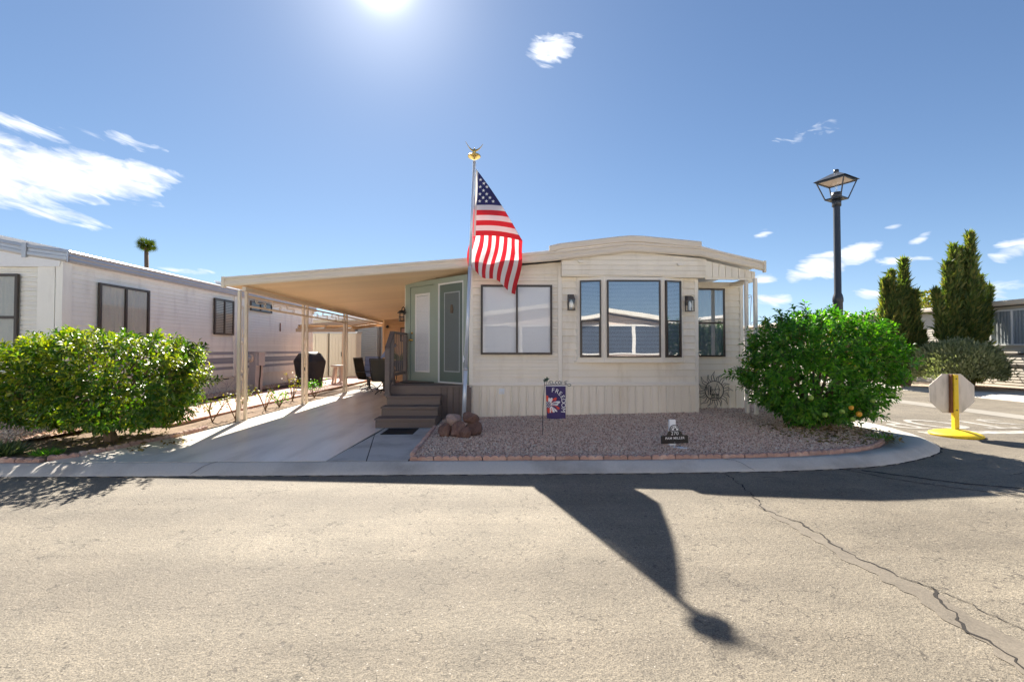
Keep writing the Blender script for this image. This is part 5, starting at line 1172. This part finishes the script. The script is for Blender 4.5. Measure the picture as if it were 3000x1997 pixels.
# palm far behind the white home
pb = (-34.6, 45.0, -.1); t = thing('palm_tree', 'distant fan palm above the white roof', 'palm', pb, world=True)
MB().tube([Vector(pb), Vector(pb) + Vector((.1, 0, 6)), Vector(pb) + Vector((-.05, 0, 11.6))], [.26, .20, .17], 8).build('trunk', 'bark', t, True)
hub = Vector(pb) + Vector((-.05, 0, 11.7)); Vs = []; Fs = []; o = 0
for k in range(26):
    a = 2.4 * k; e_ = -.65 + 1.75 * (k % 13) / 12; dirv = np.array((math.cos(a) * math.cos(e_), math.sin(a) * math.cos(e_), math.sin(e_))); L = rng.uniform(.55, .85)
    c_ = np.array(hub) + dirv * L * (.55 if k % 2 else .08); side = np.cross(dirv, np.array((0, 0, 1)) + rng.normal(0, .5, 3)); side /= np.linalg.norm(side); upv = np.cross(side, dirv)
    fan = []; 
    for j in range(11):
        q = -1.25 + 2.5 * j / 10; dd = dirv * math.cos(q) + side * math.sin(q); fan.append(dd)
    P = np.repeat(c_[None], 11, 0); D = np.array(fan) + np.array((0, 0, -.28)); v, f_, _ = orient(P, D, np.repeat(upv[None], 11, 0), np.full(11, rng.uniform(.6, .85)), blade_shape(.11)); Vs.append(v); Fs.append(f_ + o); o += len(v)
np_mesh('crown', np.concatenate(Vs), np.concatenate(Fs), 'palm_leaf', t)['kind'] = 'stuff'
# tufts on the soil under the citrus
def tuft(label, x, y, r_, n, mat, h):
    t = thing('grass_tuft', label, 'grass tuft', (x, y, 0), world=True); a = rng.uniform(0, 6.283, n); q = r_ * rng.random(n) ** .5; P = np.stack([x + q * np.cos(a), y + q * .7 * np.sin(a), np.full(n, .01)], 1)
    D = np.stack([np.cos(a) * .7, np.sin(a) * .7, np.full(n, .8)], 1) + rng.normal(0, .35, (n, 3)); v, f_, _ = orient(P, D, rng.normal(size=(n, 3)), rng.uniform(h * .6, h * 1.2, n), blade_shape(.09)); np_mesh('blades', v, f_, mat, t)['kind'] = 'stuff'
tuft('spiky pale green tuft in the bed by the kerb', -6.72, 6.12, .34, 650, 'grass_blade', .20); tuft('low bright green weed between the spiky tuft and the driveway', -6.02, 6.20, .17, 260, 'citrus_leaf', .10)
tuft('small sprout on the gravel below the green citrus', 5.85, 6.95, .14, 160, 'citrus_leaf', .12)
# rose bushes in the narrow bed
def rose(label, x, y, h, n, mat, seed):
    r_ = random.Random(seed); t = thing('rose_bush', label, 'rose bush', (x, y, 0), group='roses in the narrow bed', world=True); P = []
    for k in range(6):
        a = r_.uniform(0, 6.28); p0 = Vector((x, y, .0)); p1 = p0 + Vector((.12 * math.cos(a), .16 * math.sin(a), h * .5)); p2 = p1 + Vector((.13 * math.cos(a + .6), .16 * math.sin(a + .6), h * r_.uniform(.3, .5)))
        MB().tube([p0, p1, p2], [.011, .008, .004], 5).build('cane', 'twig', t)
        for q in range(n // 6): u = r_.uniform(.35, 1); b_ = p1.lerp(p2, (u - .35) / .65); P.append(tuple(b_ + Vector((r_.gauss(0, .05), r_.gauss(0, .05), r_.gauss(0, .04)))))
    P = np.array(P); k = len(P); v, f_, _ = orient(P, rng.normal(size=(k, 3)) + np.array((0, 0, .3)), np.array((0, 0, 1)) + rng.normal(0, .4, (k, 3)), rng.uniform(.035, .075, k), leaf_shape(.6)); np_mesh('leaves', v, f_, mat, t)['kind'] = 'stuff'
rose('sparse yellowing rose between the nearest carport posts and the path', -5.38, 9.35, .62, 90, 'yellow_leaf', 1); rose('bare-stemmed rose with few yellow leaves in the middle of the bed', -5.5, 10.75, .60, 40, 'yellow_leaf', 2); rose('low green rose just before the second pair of posts', -5.42, 11.25, .34, 110, 'citrus_leaf', 3)
rose('yellow rose right behind the second pair of posts', -5.72, 12.6, .75, 70, 'yellow_leaf', 4); rose('bushy green rose between the second and third posts', -5.45, 13.4, .52, 170, 'citrus_leaf', 5); rose('yellow sprig rose at the near end of the bed', -5.62, 9.0, .45, 60, 'yellow_leaf', 6)

# ================================================================== WHITE NEIGHBOUR ON THE LEFT
nb = thing('mobile_home', 'white mobile home with dark belt stripes left of the driveway', 'mobile home', (-10.5, 14, 0), world=True)
XW = -8.5
wl_ = MB().box(-14.5, XW - .012, 9.02, 20.6, .0, 3.12).build('wall', 'white_siding', nb)
NB_M = Matrix(((0, -1, 0, 0), (1, 0, 0, 0), (0, 0, 1, 0), (0, 0, 0, 1)))
def side_board(name, z0, h, mat, y0=9.14, y1=20.5):
    pr = [(XW - .013, z0 + .003), (XW + .009, z0 + .004), (XW + .009, z0 + .012), (XW - .008, z0 + h - .001), (XW - .013, z0 + h - .001)]
    return MB().prism(pr, 'y', y0, y1).build(name, mat, wl_)
z = .60; k = 0
while z < 3.05:
    belt = {2: 'blue_grey_siding', 4: 'blue_grey_siding', 5: 'blue_grey_siding', 7: 'blue_grey_siding'}.get(k, 'white_siding'); side_board('siding_board', z, .092, belt); z += .092; k += 1
me = MB().prism(board_profile(.092, .018, .005), 'x', -14.5, -8.98).mesh('siding_board', 'white_siding')
for i in range(26): put('siding_board', me, wl_, (0, 9.02, .60 + i * .092))
MB().box(-8.95, -8.62, 8.955, 9.02, .55, 3.12).build('corner_panel', 'white_siding', nb); MB().box(-8.60, XW + .03, 8.95, 9.14, .55, 3.13).build('corner_trim', 'white_siding', nb); MB().box(XW - .02, XW + .03, 14.62, 14.72, .6, 3.1).build('seam_trim', 'white_siding', nb)
MB().box(XW - .02, XW + .02, 20.5, 20.64, .6, 3.1).build('corner_trim', 'white_siding', nb)
MB().box(XW - .008, XW + .035, 14.75, 15.25, .72, 1.62).build('access_door', 'white_siding', nb)
MB().prism([(XW - .02, .555), (XW + .03, .555), (XW + .03, .60), (XW - .02, .60)], 'y', 9.0, 20.62).build('drip_trim', 'white_siding', nb)
sk_ = MB().box(-14.4, XW - .09, 9.1, 20.5, -.05, .55).build('skirting', 'neighbour_skirt', nb)
me = MB().box(XW - .089, XW - .06, .01, .545, -.03, .553).mesh('skirting_panel', 'neighbour_skirt')
for i in range(20): put('skirting_panel', me, sk_, (random.uniform(-.004, .004), 9.12 + i * .56, 0))
wn_ = (1, 0, 0)
window(nb, (XW + .024, 9.73, 1.62), (0, 1, 0), wn_, 1.36, 1.19, cols=(.68,), curtain='curtain_pale', back='curtain_pale', glass='glass_soft', fw=.05)
window(nb, (XW + .024, 13.57, 1.85), (0, 1, 0), wn_, .96, 1.08, cols=(.48,), blind='curtain_pale', pitch=.05, back='curtain_grey', glass='glass_soft', fw=.05)
window(nb, (XW + .024, 15.50, 2.72), (0, 1, 0), wn_, 1.40, .34, cols=(.62,), back='curtain_grey', glass='glass_soft', fw=.045)
window(nb, (-11.0, 8.975, 1.22), (1, 0, 0), (0, -1, 0), 1.70, 1.64, rows=(.80,), curtain='curtain_pale', back='curtain_pale', glass='glass_soft', fw=.05)
MB().box(XW + .01, XW + .03, 17.60, 17.64, 2.1, 2.42).build('thermometer', 'rust', nb)
# roof, eave fascia and gable fascia in pressed metal
fpf = [(XW - .05, 3.10), (XW + .10, 3.10), (XW + .115, 3.14), (XW + .10, 3.17), (XW + .115, 3.215), (XW + .10, 3.25), (XW + .12, 3.30), (XW + .09, 3.335), (XW - .05, 3.335)]
MB().prism(fpf, 'y', 9.0, 20.8).build('eave_fascia', 'silver_metal', nb)
MB().prism([(XW + .092, 3.337), (-11.6, 4.02), (-14.7, 3.33), (-14.7, 3.0), (XW - .03, 3.0)], 'y', 8.93, 20.85).build('roof', 'roof_white', nb)
gpr = [(8.925, 0), (8.905, -.01), (8.90, -.06), (8.915, -.075), (8.915, -.13), (8.90, -.145), (8.90, -.20), (8.92, -.235), (8.94, -.235), (8.94, 0)]
MB().sweep_xz([(-8.36, 3.325), (-9.12, 3.43), (-11.6, 3.90), (-14.7, 3.33)], gpr).build('gable_fascia', 'silver_metal', nb)
MB().box(-9.19, -9.11, 8.885, 8.91, 3.17, 3.45).build('fascia_joint', 'silver_metal', nb)
t = thing('roof_skylight', 'small flat skylight on the edge of the white roof', 'skylight', (-9.3, 15.2, 3.5), world=True)
m_ = MB(Matrix.Translation((-8.95, 15.3, 3.43)) @ Matrix.Rotation(R(12), 4, 'Y')); m_.box(-.3, .3, -.45, .45, 0, .10); m_.build('curb', 'silver_metal', t); m_ = MB(Matrix.Translation((-8.95, 15.3, 3.43)) @ Matrix.Rotation(R(12), 4, 'Y')); m_.box(-.33, .33, -.48, .48, .10, .135); m_.build('dome', 'roof_white', t)

# ================================================================== GREY NEIGHBOUR ACROSS THE SIDE STREET
gh = thing('mobile_home', 'grey mobile home with dark trim across the side street', 'mobile home', (21, 22, 0), world=True)
XR = 18.0
gw = MB().box(XR + .015, 26, 8.0, 42, .0, 3.05).build('wall', 'grey_siding', gh)
z = .06
while z < 3.0:
    h = .10; pr = [(XR + .016, z), (XR - .010, z + .002), (XR - .010, z + .010), (XR + .006, z + h - .002), (XR + .016, z + h - .002)]
    MB().prism(pr, 'y', 8.05, 42).build('siding_board', 'grey_siding', gw); z += h
for zz in (1.22, .82): MB().box(XR - .03, XR + .01, 8.0, 42, zz, zz + .07).build('belt_trim', 'taupe_trim', gh)
MB().prism([(XR - .22, 2.96), (XR - .24, 2.99), (XR - .24, 3.10), (XR - .20, 3.14), (XR + .1, 3.16), (XR + .1, 2.96)], 'y', 7.8, 42.2).build('eave_fascia', 'fascia_paint', gh)
MB().box(XR - .20, XR + .02, 7.9, 42, 2.925, 2.96).build('soffit', 'taupe_trim', gh)
MB().prism([(XR - .23, 3.142), (22, 3.38), (26.2, 3.14), (26.2, 3.0), (XR - .1, 3.0)], 'y', 7.8, 42.2).build('roof', 'roof_white', gh)
MB().lathe([(.09, 3.1), (.09, 3.75), (.11, 3.76), (.11, 3.80)], (18.9, 19.2, 0), 10).build('vent_pipe', 'white_paint', gh)
window(gh, (XR - .018, 16.32, 1.55), (0, -1, 0), (-1, 0, 0), 1.85, 1.27, frame='white_paint', cols=(.72,), curtain='curtain_sheer', back='curtain_grey', glass='glass_soft', fw=.05)
e5 = thing('garden_edging', 'pale scalloped edging at the foot of the grey house', 'edging', (17.6, 15, .03), world=True)
run_edging(e5, [(17.2, 16.2), (17.55, 15.0), (17.6, 12.0)], .309, lambda x, y: .035)

# ================================================================== HOUSE ON THE OPPOSITE SIDE OF THE ROAD (reflected in the bay window)
oh = thing('mobile_home', 'pink-brown home with white window posts reflected in the bay window', 'mobile home', (1.5, -9, 0), world=True)
MB().box(-3.2, 9.0, -12, -5.2, 0, 2.7).build('wall', 'pink_siding', oh)
for i in range(7):
    MB().prism([(-5.2, .1 + i * .15), (-5.18, .1 + i * .15), (-5.195, .245 + i * .15), (-5.2, .245 + i * .15)], 'x', -3.2, 9.0).build('siding_board', 'pink_siding', oh)
for i in range(7): MB().box(-3.0 + i * 1.95, -2.82 + i * 1.95, -5.2, -5.14, 1.2, 2.62).build('window_post', 'white_paint', oh)
for i in range(6): MB().box(-2.81 + i * 1.95, -1.06 + i * 1.95, -5.199, -5.17, 1.22, 2.6).build('pane', 'room_blue', oh)
MB().box(-3.2, 9.0, -5.21, -5.12, 1.14, 1.21).build('sill', 'white_paint', oh); MB().box(-3.2, 9.0, -5.21, -5.12, 2.60, 2.70).build('lintel', 'white_paint', oh)
MB().prism([(-3.8, 2.72), (-3.8, 2.90), (2.9, 3.85), (9.6, 2.90), (9.6, 2.72), (2.9, 3.65)], 'y', -12.3, -4.7).build('roof', 'white_siding', oh)
MB().prism([(-3.2, 2.7), (9.0, 2.7), (2.9, 3.6)], 'y', -11.9, -5.25).build('gable', 'pink_siding', oh)

for x0, x1, lab in ((-22.0, -4.2, 'white mobile home on the opposite side left of the pink-brown one'), (9.9, 26.0, 'white mobile home on the opposite side right of the pink-brown one')):  # homes out of view, set wide and white to bounce sun onto the front
    t = thing('mobile_home', lab, 'mobile home', ((x0 + x1) / 2, -9, 0), world=True)
    w_ = MB().box(x0, x1, -14, -6.6, 0, 2.9).build('wall', 'white_siding', t)
    for i in range(19): MB().prism([(-6.6, .05 + i * .15), (-6.58, .052 + i * .15), (-6.595, .198 + i * .15), (-6.6, .198 + i * .15)], 'x', x0, x1).build('siding_board', 'white_siding', w_)
    for k in range(3): window(t, (x0 + 3.4 + k * 3.0, -6.57, 1.25), (-1, 0, 0), (0, 1, 0), 1.5, 1.2, curtain='curtain_pale', back='curtain_pale', glass='glass_soft')
    m_ = (x0 + x1) / 2; MB().prism([(x0 - .4, 2.9), (m_, 3.75), (x1 + .4, 2.9), (x1 + .4, 3.06), (m_, 3.93), (x0 - .4, 3.06)], 'y', -14.2, -6.2).build('roof', 'roof_white', t)
    MB().prism([(x0, 2.9), (x1, 2.9), (m_, 3.7)], 'y', -13.9, -6.62).build('gable', 'white_siding', t)

# ================================================================== BEHIND THE CARPORT
ow = thing('storage_room', 'orange siding room closing the back of the carport', 'storage room', (-3.7, 20, 0), world=True)
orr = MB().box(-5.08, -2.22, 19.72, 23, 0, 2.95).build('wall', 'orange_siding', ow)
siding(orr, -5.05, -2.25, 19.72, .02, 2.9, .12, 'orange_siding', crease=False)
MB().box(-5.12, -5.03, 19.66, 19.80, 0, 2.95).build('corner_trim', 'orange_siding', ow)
t = thing('wall_picture', 'framed cactus picture on the wall behind the railing', 'picture', (-3.9, 19.68, 1.9), world=True)
f = MB()
for x0, x1, z0, z1 in ((-4.35, -3.85, 1.75, 1.79), (-4.35, -3.85, 2.31, 2.35), (-4.35, -4.31, 1.79, 2.31), (-3.89, -3.85, 1.79, 2.31)): f.box(x0, x1, 19.64, 19.69, z0, z1)
f.build('frame', 'black_metal', t); MB().box(-4.31, -3.89, 19.665, 19.69, 1.79, 2.31).build('print', 'table_tile', t); MB().tube([(-4.05, 19.66, 1.82), (-4.05, 19.66, 2.2)], .03, 6).build('cactus', 'leaf_green_metal', t); MB().tube([(-4.05, 19.66, 1.95), (-3.96, 19.66, 1.97), (-3.96, 19.66, 2.1)], .02, 6).build('cactus_arm', 'leaf_green_metal', t)
t = thing('security_light', 'small round light high on the back wall of the carport', 'lamp', (-4.9, 19.6, 2.4), world=True)
MB().box(-4.93, -4.87, 19.62, 19.69, 2.33, 2.45).build('base', 'black_metal', t); MB().lathe([(.05, -.05), (.06, 0), (.02, .05)], (-4.9, 19.55, 2.38), 10).build('head', 'black_metal', t, True)
# flower stand by the railing
t = thing('plant_stand', 'dark plant stand with strappy leaves behind the stair railing', 'plant stand', (-2.75, 12.4, 0), world=True)
for x in (-2.95, -2.55):
    for y in (12.2, 12.6): MB().bar((x, y, 0), (x, y, .82), .03).build('leg', 'black_metal', t)
MB().box(-3.0, -2.5, 12.15, 12.65, .82, .86).build('shelf', 'black_metal', t); MB().lathe([(.12, .86), (.17, 1.08), (.18, 1.10), (.15, 1.10)], (-2.75, 12.4, 0), 14).build('pot', 'screen_blue', t, True)
a = rng.uniform(0, 6.283, 60); P = np.stack([-2.75 + .06 * np.cos(a), 12.4 + .06 * np.sin(a), np.full(60, 1.06)], 1); v, f_, _ = orient(P, np.stack([np.cos(a) * .7, np.sin(a) * .7, np.full(60, .8)], 1), rng.normal(size=(60, 3)), rng.uniform(.25, .45, 60), blade_shape(.08)); np_mesh('leaves', v, f_, 'grass_blade', t)['kind'] = 'stuff'
t = thing('yard_bird', 'blue bird ornament on a rod behind the stair railing', 'ornament', (-2.95, 11.6, 0), world=True)
MB().tube([(-2.75, 11.2, 0), (-2.75, 11.2, 1.25)], .012, 6).build('rod', 'black_metal', t); MB().tube([(-2.95, 11.2, 1.20), (-2.82, 11.2, 1.30), (-2.70, 11.2, 1.38), (-2.60, 11.2, 1.52)], [.02, .075, .06, .015], 8).build('body', 'cushion_blue', t, True); MB().prism([(-2.64, 1.46), (-2.55, 1.50), (-2.60, 1.56)], 'y', 11.19, 11.21).build('head', 'cover_dark', t)

# covered grill
t = thing('covered_grill', 'barbecue grill under a dark fabric cover beside the path', 'grill', (-7.35, 17.6, .02), rotz=R(-38))
lev = [(0.02, .50, .30), (.35, .52, .31), (.78, .60, .36), (.92, .66, .38), (.96, .66, .38), (1.22, .42, .30), (1.30, .30, .18)]
vs = []; N_ = 48
for i, (z, a, b) in enumerate(lev):
    for j in range(N_):
        th = 2 * math.pi * j / N_; cxx, syy = math.cos(th), math.sin(th); e_ = .42; x = a * math.copysign(abs(cxx) ** e_, cxx); y = b * math.copysign(abs(syy) ** e_, syy); rp_ = 1 + (.045 * math.sin(j * 1.9 + i * .4) + .03 * math.sin(j * 3.1)) * (1 if z < .9 else .25); vs.append((x * rp_, y * rp_, z + (.02 * math.sin(j * 2.3) if i == 0 else 0)))
n_ = len(lev)
cov = MB().add(vs, [(i * N_ + j, i * N_ + (j + 1) % N_, (i + 1) * N_ + (j + 1) % N_, (i + 1) * N_ + j) for i in range(n_ - 1) for j in range(N_)] + [tuple((n_ - 1) * N_ + j for j in range(N_))]).build('cover', 'cover_dark', t, True)
MB().box(.30, .46, -.40, -.385, .86, .93).build('label_patch', 'curtain_sheer', t); MB().bar((-.45, -.36, .28), (-.1, -.36, .26), .02).build('strap', 'silver_metal', t)
for x in (-.42, .42): MB().lathe([(.05, 0), (.05, .05)], (x, 0, -.02), 10).build('wheel', 'rubber_black', t)
# plastic side table
t = thing('side_table', 'small tan plastic side table next to the covered grill', 'table', (-6.55, 18.4, .02), rotz=.2)
MB().lathe([(.24, .70), (.28, .72), (.28, .75), (.26, .765)], (0, 0, 0), 20).build('table_top', 'plastic_tan', t, True)
for a in range(4): MB().bar((.13 * math.cos(a * 1.571 + .6), .13 * math.sin(a * 1.571 + .6), .72), (.24 * math.cos(a * 1.571 + .6), .24 * math.sin(a * 1.571 + .6), 0), .085, .03).build('leg', 'plastic_tan', t)
# electric meter pedestal
t = thing('meter_pedestal', 'leaning grey electric meter pedestal beside the paved path', 'meter', (-7.95, 14.9, .05), rotz=R(-30))
MB().prism([(-.17, 0), (.17, 0), (.22, 1.25), (-.13, 1.25)], 'y', -.12, .12).build('cabinet', 'grey_lilac', t); MB().box(.19, .34, -.10, .10, .85, 1.25).build('breaker_box', 'grey_lilac', t); MB().prism([(-.16, 1.251), (.36, 1.251), (.36, 1.275), (-.16, 1.275)], 'y', -.14, .14).build('lid', 'grey_lilac', t)
MB(Matrix.Translation((-.02, -.12, 1.08)) @ Matrix.Rotation(R(90), 4, 'X')).lathe([(.13, 0), (.13, .05), (.11, .06)], (0, 0, 0), 20).build('meter_ring', 'plastic_tan', t, True); MB(Matrix.Translation((-.02, -.18, 1.08)) @ Matrix.Rotation(R(90), 4, 'X')).lathe([(.10, 0), (.10, .05), (.07, .08)], (0, 0, 0), 16).build('meter_glass', 'silver_metal', t, True)
MB().tube([(.27, 0, .85), (.25, 0, .5), (.18, .02, .3), (.2, .0, .0)], .022, 6).build('conduit', 'black_metal', t, True)
# wire bicycles
def bicycle(loc, rz, label, s=1.0):
    t = thing('bicycle_ornament', label, 'ornament', loc, rz, 'little wire bicycles by the skirting')
    for x, r_ in ((-.20 * s, .155 * s), (.22 * s, .13 * s)):
        MB().tube([(x + r_ * math.cos(a), 0, r_ + r_ * math.sin(a)) for a in np.linspace(0, 2 * math.pi, 21)[:-1]], .008, 5, True).build('wheel', 'grey_lilac', t)
        m_ = MB()
        for k in range(4): m_.bar((x - r_ * math.cos(k * .785), 0, r_ - r_ * math.sin(k * .785)), (x + r_ * math.cos(k * .785), 0, r_ + r_ * math.sin(k * .785)), .003)
        m_.build('spokes', 'grey_lilac', t)
    MB().tube([(.22 * s, 0, .13 * s), (.14 * s, 0, .44 * s), (.02 * s, 0, .40 * s)], .009, 5).build('fork', 'grey_lilac', t); MB().tube([(-.20 * s, 0, .155 * s), (0, 0, .16 * s), (.15 * s, 0, .38 * s), (-.07 * s, 0, .36 * s), (0, 0, .16 * s)], .009, 5).build('frame', 'grey_lilac', t)
    MB().bar((-.13 * s, 0, .385 * s), (0, 0, .40 * s), .05, .025).build('saddle', 'black_metal', t); MB().tube([(.14 * s, -.1 * s, .46 * s), (.14 * s, 0, .44 * s), (.14 * s, .1 * s, .46 * s)], .008, 5).build('handlebar', 'grey_lilac', t)
bicycle((-8.18, 12.75, .105), R(18), 'little wire bicycle nearer the citrus'); bicycle((-8.12, 13.75, .105), R(60), 'little wire bicycle nearer the meter pedestal', 1.1)
# storage sheds
def shed(loc, w, label, knob):
    t = thing('storage_shed', label, 'shed', loc, 0, 'beige resin storage sheds'); H_ = 2.30
    MB().box(-w / 2, w / 2, 0, .8, 0, H_ - .05).build('body', 'shed_resin', t); MB().prism([(-.05, H_ - .05), (.85, H_ - .05), (.8, H_ + .06), (.1, H_ + .06)], 'x', -w / 2 - .04, w / 2 + .04).build('roof', 'shed_grey', t)
    for s_ in (-1, 1):
        x0, x1 = (.012, w / 2 - .03) if s_ > 0 else (-w / 2 + .03, -.012); d = MB().box(x0, x1, -.03, -.002, .06, H_ - .10).build('door', 'shed_resin', t)
        for k in range(4): xx = x0 + (x1 - x0) * (k + .5) / 4; MB().box(xx - .045, xx + .045, -.042, -.0305, .14, H_ - .18).build('panel_rib', 'shed_resin', d)
        MB().bar((s_ * .06, -.06, 1.05), (s_ * .06, -.06, 1.28), .03).build('handle', 'black_metal', d)
shed((-9.70, 24.0, 0), 1.26, 'beige storage shed with two handles nearer the white home', 1); shed((-8.30, 24.0, 0), 1.40, 'beige storage shed standing nearer the patio chairs', 1)
# pergola cover
t = thing('pergola', 'tan slatted pergola roof hanging over the path behind the posts', 'pergola', (-6, 18, 2.3), world=True)
for i in range(22):
    y = 16.6 + i * .215; MB(Matrix.Translation((0, y, 2.27 + i * .020)) @ Matrix.Rotation(R(-38), 4, 'X')).box(-7.35, -5.35, -.035, .035, -.009, .009).build('slat', 'pergola_wood', t)
for x in (-7.3, -6.35, -5.4): MB().bar((x, 16.5, 2.17), (x, 21.3, 2.60), .06, .12).build('beam', 'pergola_wood', t)
for y, zz in ((16.55, 2.10), (21.2, 2.52)): MB().bar((-7.4, y, zz), (-5.3, y, zz), .07, .12).build('cross_beam', 'pergola_wood', t)
for x in (-7.3, -5.4): MB().bar((x, 21.2, 0), (x, 21.2, 2.5), .09).build('post', 'pergola_wood', t)
# building behind with slatted shutters
t = thing('back_building', 'grey-green slat-sided building beyond the sheds', 'building', (-9, 28, 0), world=True)
bw = MB().box(-13.5, -5.2, 27.2, 33, 0, 3.15).build('wall', 'grey_siding', t); MB().prism([(-13.9, 3.15), (-4.9, 3.15), (-4.9, 3.4), (-13.9, 3.4)], 'y', 26.8, 33.3).build('roof', 'roof_white', t)
for i in range(24): MB().prism([(27.2, .12 + i * .125), (27.165, .122 + i * .125), (27.195, .235 + i * .125), (27.2, .235 + i * .125)], 'x', -13.4, -5.25).build('siding_board', 'grey_siding', bw)
for x in (-8.6, -7.2, -5.9): MB().box(x - .06, x + .06, 27.05, 27.19, 0, 3.1).build('post', 'taupe_trim', t)
sm_ = MB().prism([(0, 0), (-.05, .01), (-.045, .10), (0, .115)], 'x', 0, 1.15).mesh('shutter_slat', 'curtain_sheer')
for x in (-8.50, -7.12):
    for i in range(17): put('shutter_slat', sm_, t, (x, 27.12, .7 + i * .125))
t = thing('privacy_screen', 'dark blue screen standing between the white home and the sheds', 'screen', (-10.6, 23.4, 0), world=True)
MB().box(-11.4, -10.45, 23.6, 23.64, .05, 2.45).build('fabric', 'screen_blue', t)
for x in (-11.4, -10.42): MB().bar((x, 23.62, 0), (x, 23.62, 2.5), .06).build('post', 'curtain_sheer', t)
# gravel strip in front of the sheds
bed_sheet('shed_gravel_bed', [(-11, 22), (-7.0, 22), (-5.2, 20.2), (-5.2, 27), (-11, 27)], lambda x, y: .004, 'gravel_base', 1.0)

# patio set
def patio_chair(loc, rz, label, cushion=False):
    t = thing('patio_chair', label, 'chair', loc, rz, 'chairs around the patio table')
    for s_ in (-1, 1):
        MB().tube([(s_ * .28, .02, .40), (s_ * .28, .28, .42), (s_ * .29, .36, .62), (s_ * .29, .46, 1.12)], .016, 6).build('side_rail', 'black_metal', t, True); MB().tube([(s_ * .28, -.26, .42), (s_ * .28, .02, .40)], .016, 6).build('seat_rail', 'black_metal', t, True)
        MB().tube([(s_ * .30, .38, .66), (s_ * .33, .1, .66), (s_ * .33, -.2, .64), (s_ * .30, -.24, .44)], .014, 6).build('armrest', 'black_metal', t, True)
    MB().bar((-.29, .46, 1.12), (.29, .46, 1.12), .03).build('top_rail', 'black_metal', t)
    pr = [(-.26, .42), (.05, .395), (.27, .41), (.36, .64), (.455, 1.10)]; vs = [(x, y, z) for y, z in pr for x in (-.27, .27)]; MB().add(vs + [(x, y - .01, z - .008) for x, y, z in vs], [(2 * i, 2 * i + 1, 2 * i + 3, 2 * i + 2) for i in range(4)] + [(10 + 2 * i, 12 + 2 * i, 13 + 2 * i, 11 + 2 * i) for i in range(4)]).build('sling', 'sling', t)
    MB().lathe([(.03, .08), (.03, .38), (.10, .39)], (0, .02, 0), 10).build('pedestal', 'black_metal', t)
    for k in range(4): a = k * math.pi / 2 + .785; MB().tube([(0, .02, .16), (.18 * math.cos(a), .02 + .18 * math.sin(a), .10), (.30 * math.cos(a), .02 + .30 * math.sin(a), .012)], .016, 6).build('foot', 'black_metal', t, True)
    if cushion:
        for k in range(4): MB().box(-.25, .25, .34 + k * .033 - .09, .34 + k * .033 + .0, .50 + k * .165, .655 + k * .165).build('cushion', 'cushion_blue', t)
        MB().box(-.26, .26, -.26, .26, .43, .51).build('seat_cushion', 'cushion_blue', t)
patio_chair((-4.47, 15.6, 0), R(78), 'dark sling patio chair turned sideways nearest the path'); patio_chair((-3.72, 14.55, 0), R(172), 'dark sling patio chair with its back to the driveway'); patio_chair((-4.95, 16.95, 0), R(-8), 'patio chair with a blue quilted cushion facing the driveway', True); patio_chair((-2.75, 16.0, 0), R(-95), 'dark patio chair mostly hidden behind the stair railing')
t = thing('patio_table', 'round tiled patio table among the dark chairs', 'table', (-3.95, 16.05, 0))
MB().lathe([(.55, .70), (.60, .705), (.60, .73), (.57, .735)], (0, 0, 0), 28).build('table_top', 'table_tile', t, True)
for k in range(4): a = k * math.pi / 2 + .4; MB().tube([(.20 * math.cos(a), .20 * math.sin(a), .70), (.16 * math.cos(a), .16 * math.sin(a), .35), (.42 * math.cos(a), .42 * math.sin(a), .01)], .02, 6).build('leg', 'black_metal', t, True)
t = thing('flower_pot', 'terracotta pot under the patio table edge', 'pot', (-3.62, 16.9, 0), world=True)
MB().lathe([(.10, 0), (.16, .22), (.17, .25), (.14, .25)], (-3.9, 16.7, 0), 14).build('pot', 'paver_red', t, True)

for o in bpy.data.objects:
    if '_w' in o: del o['_w']
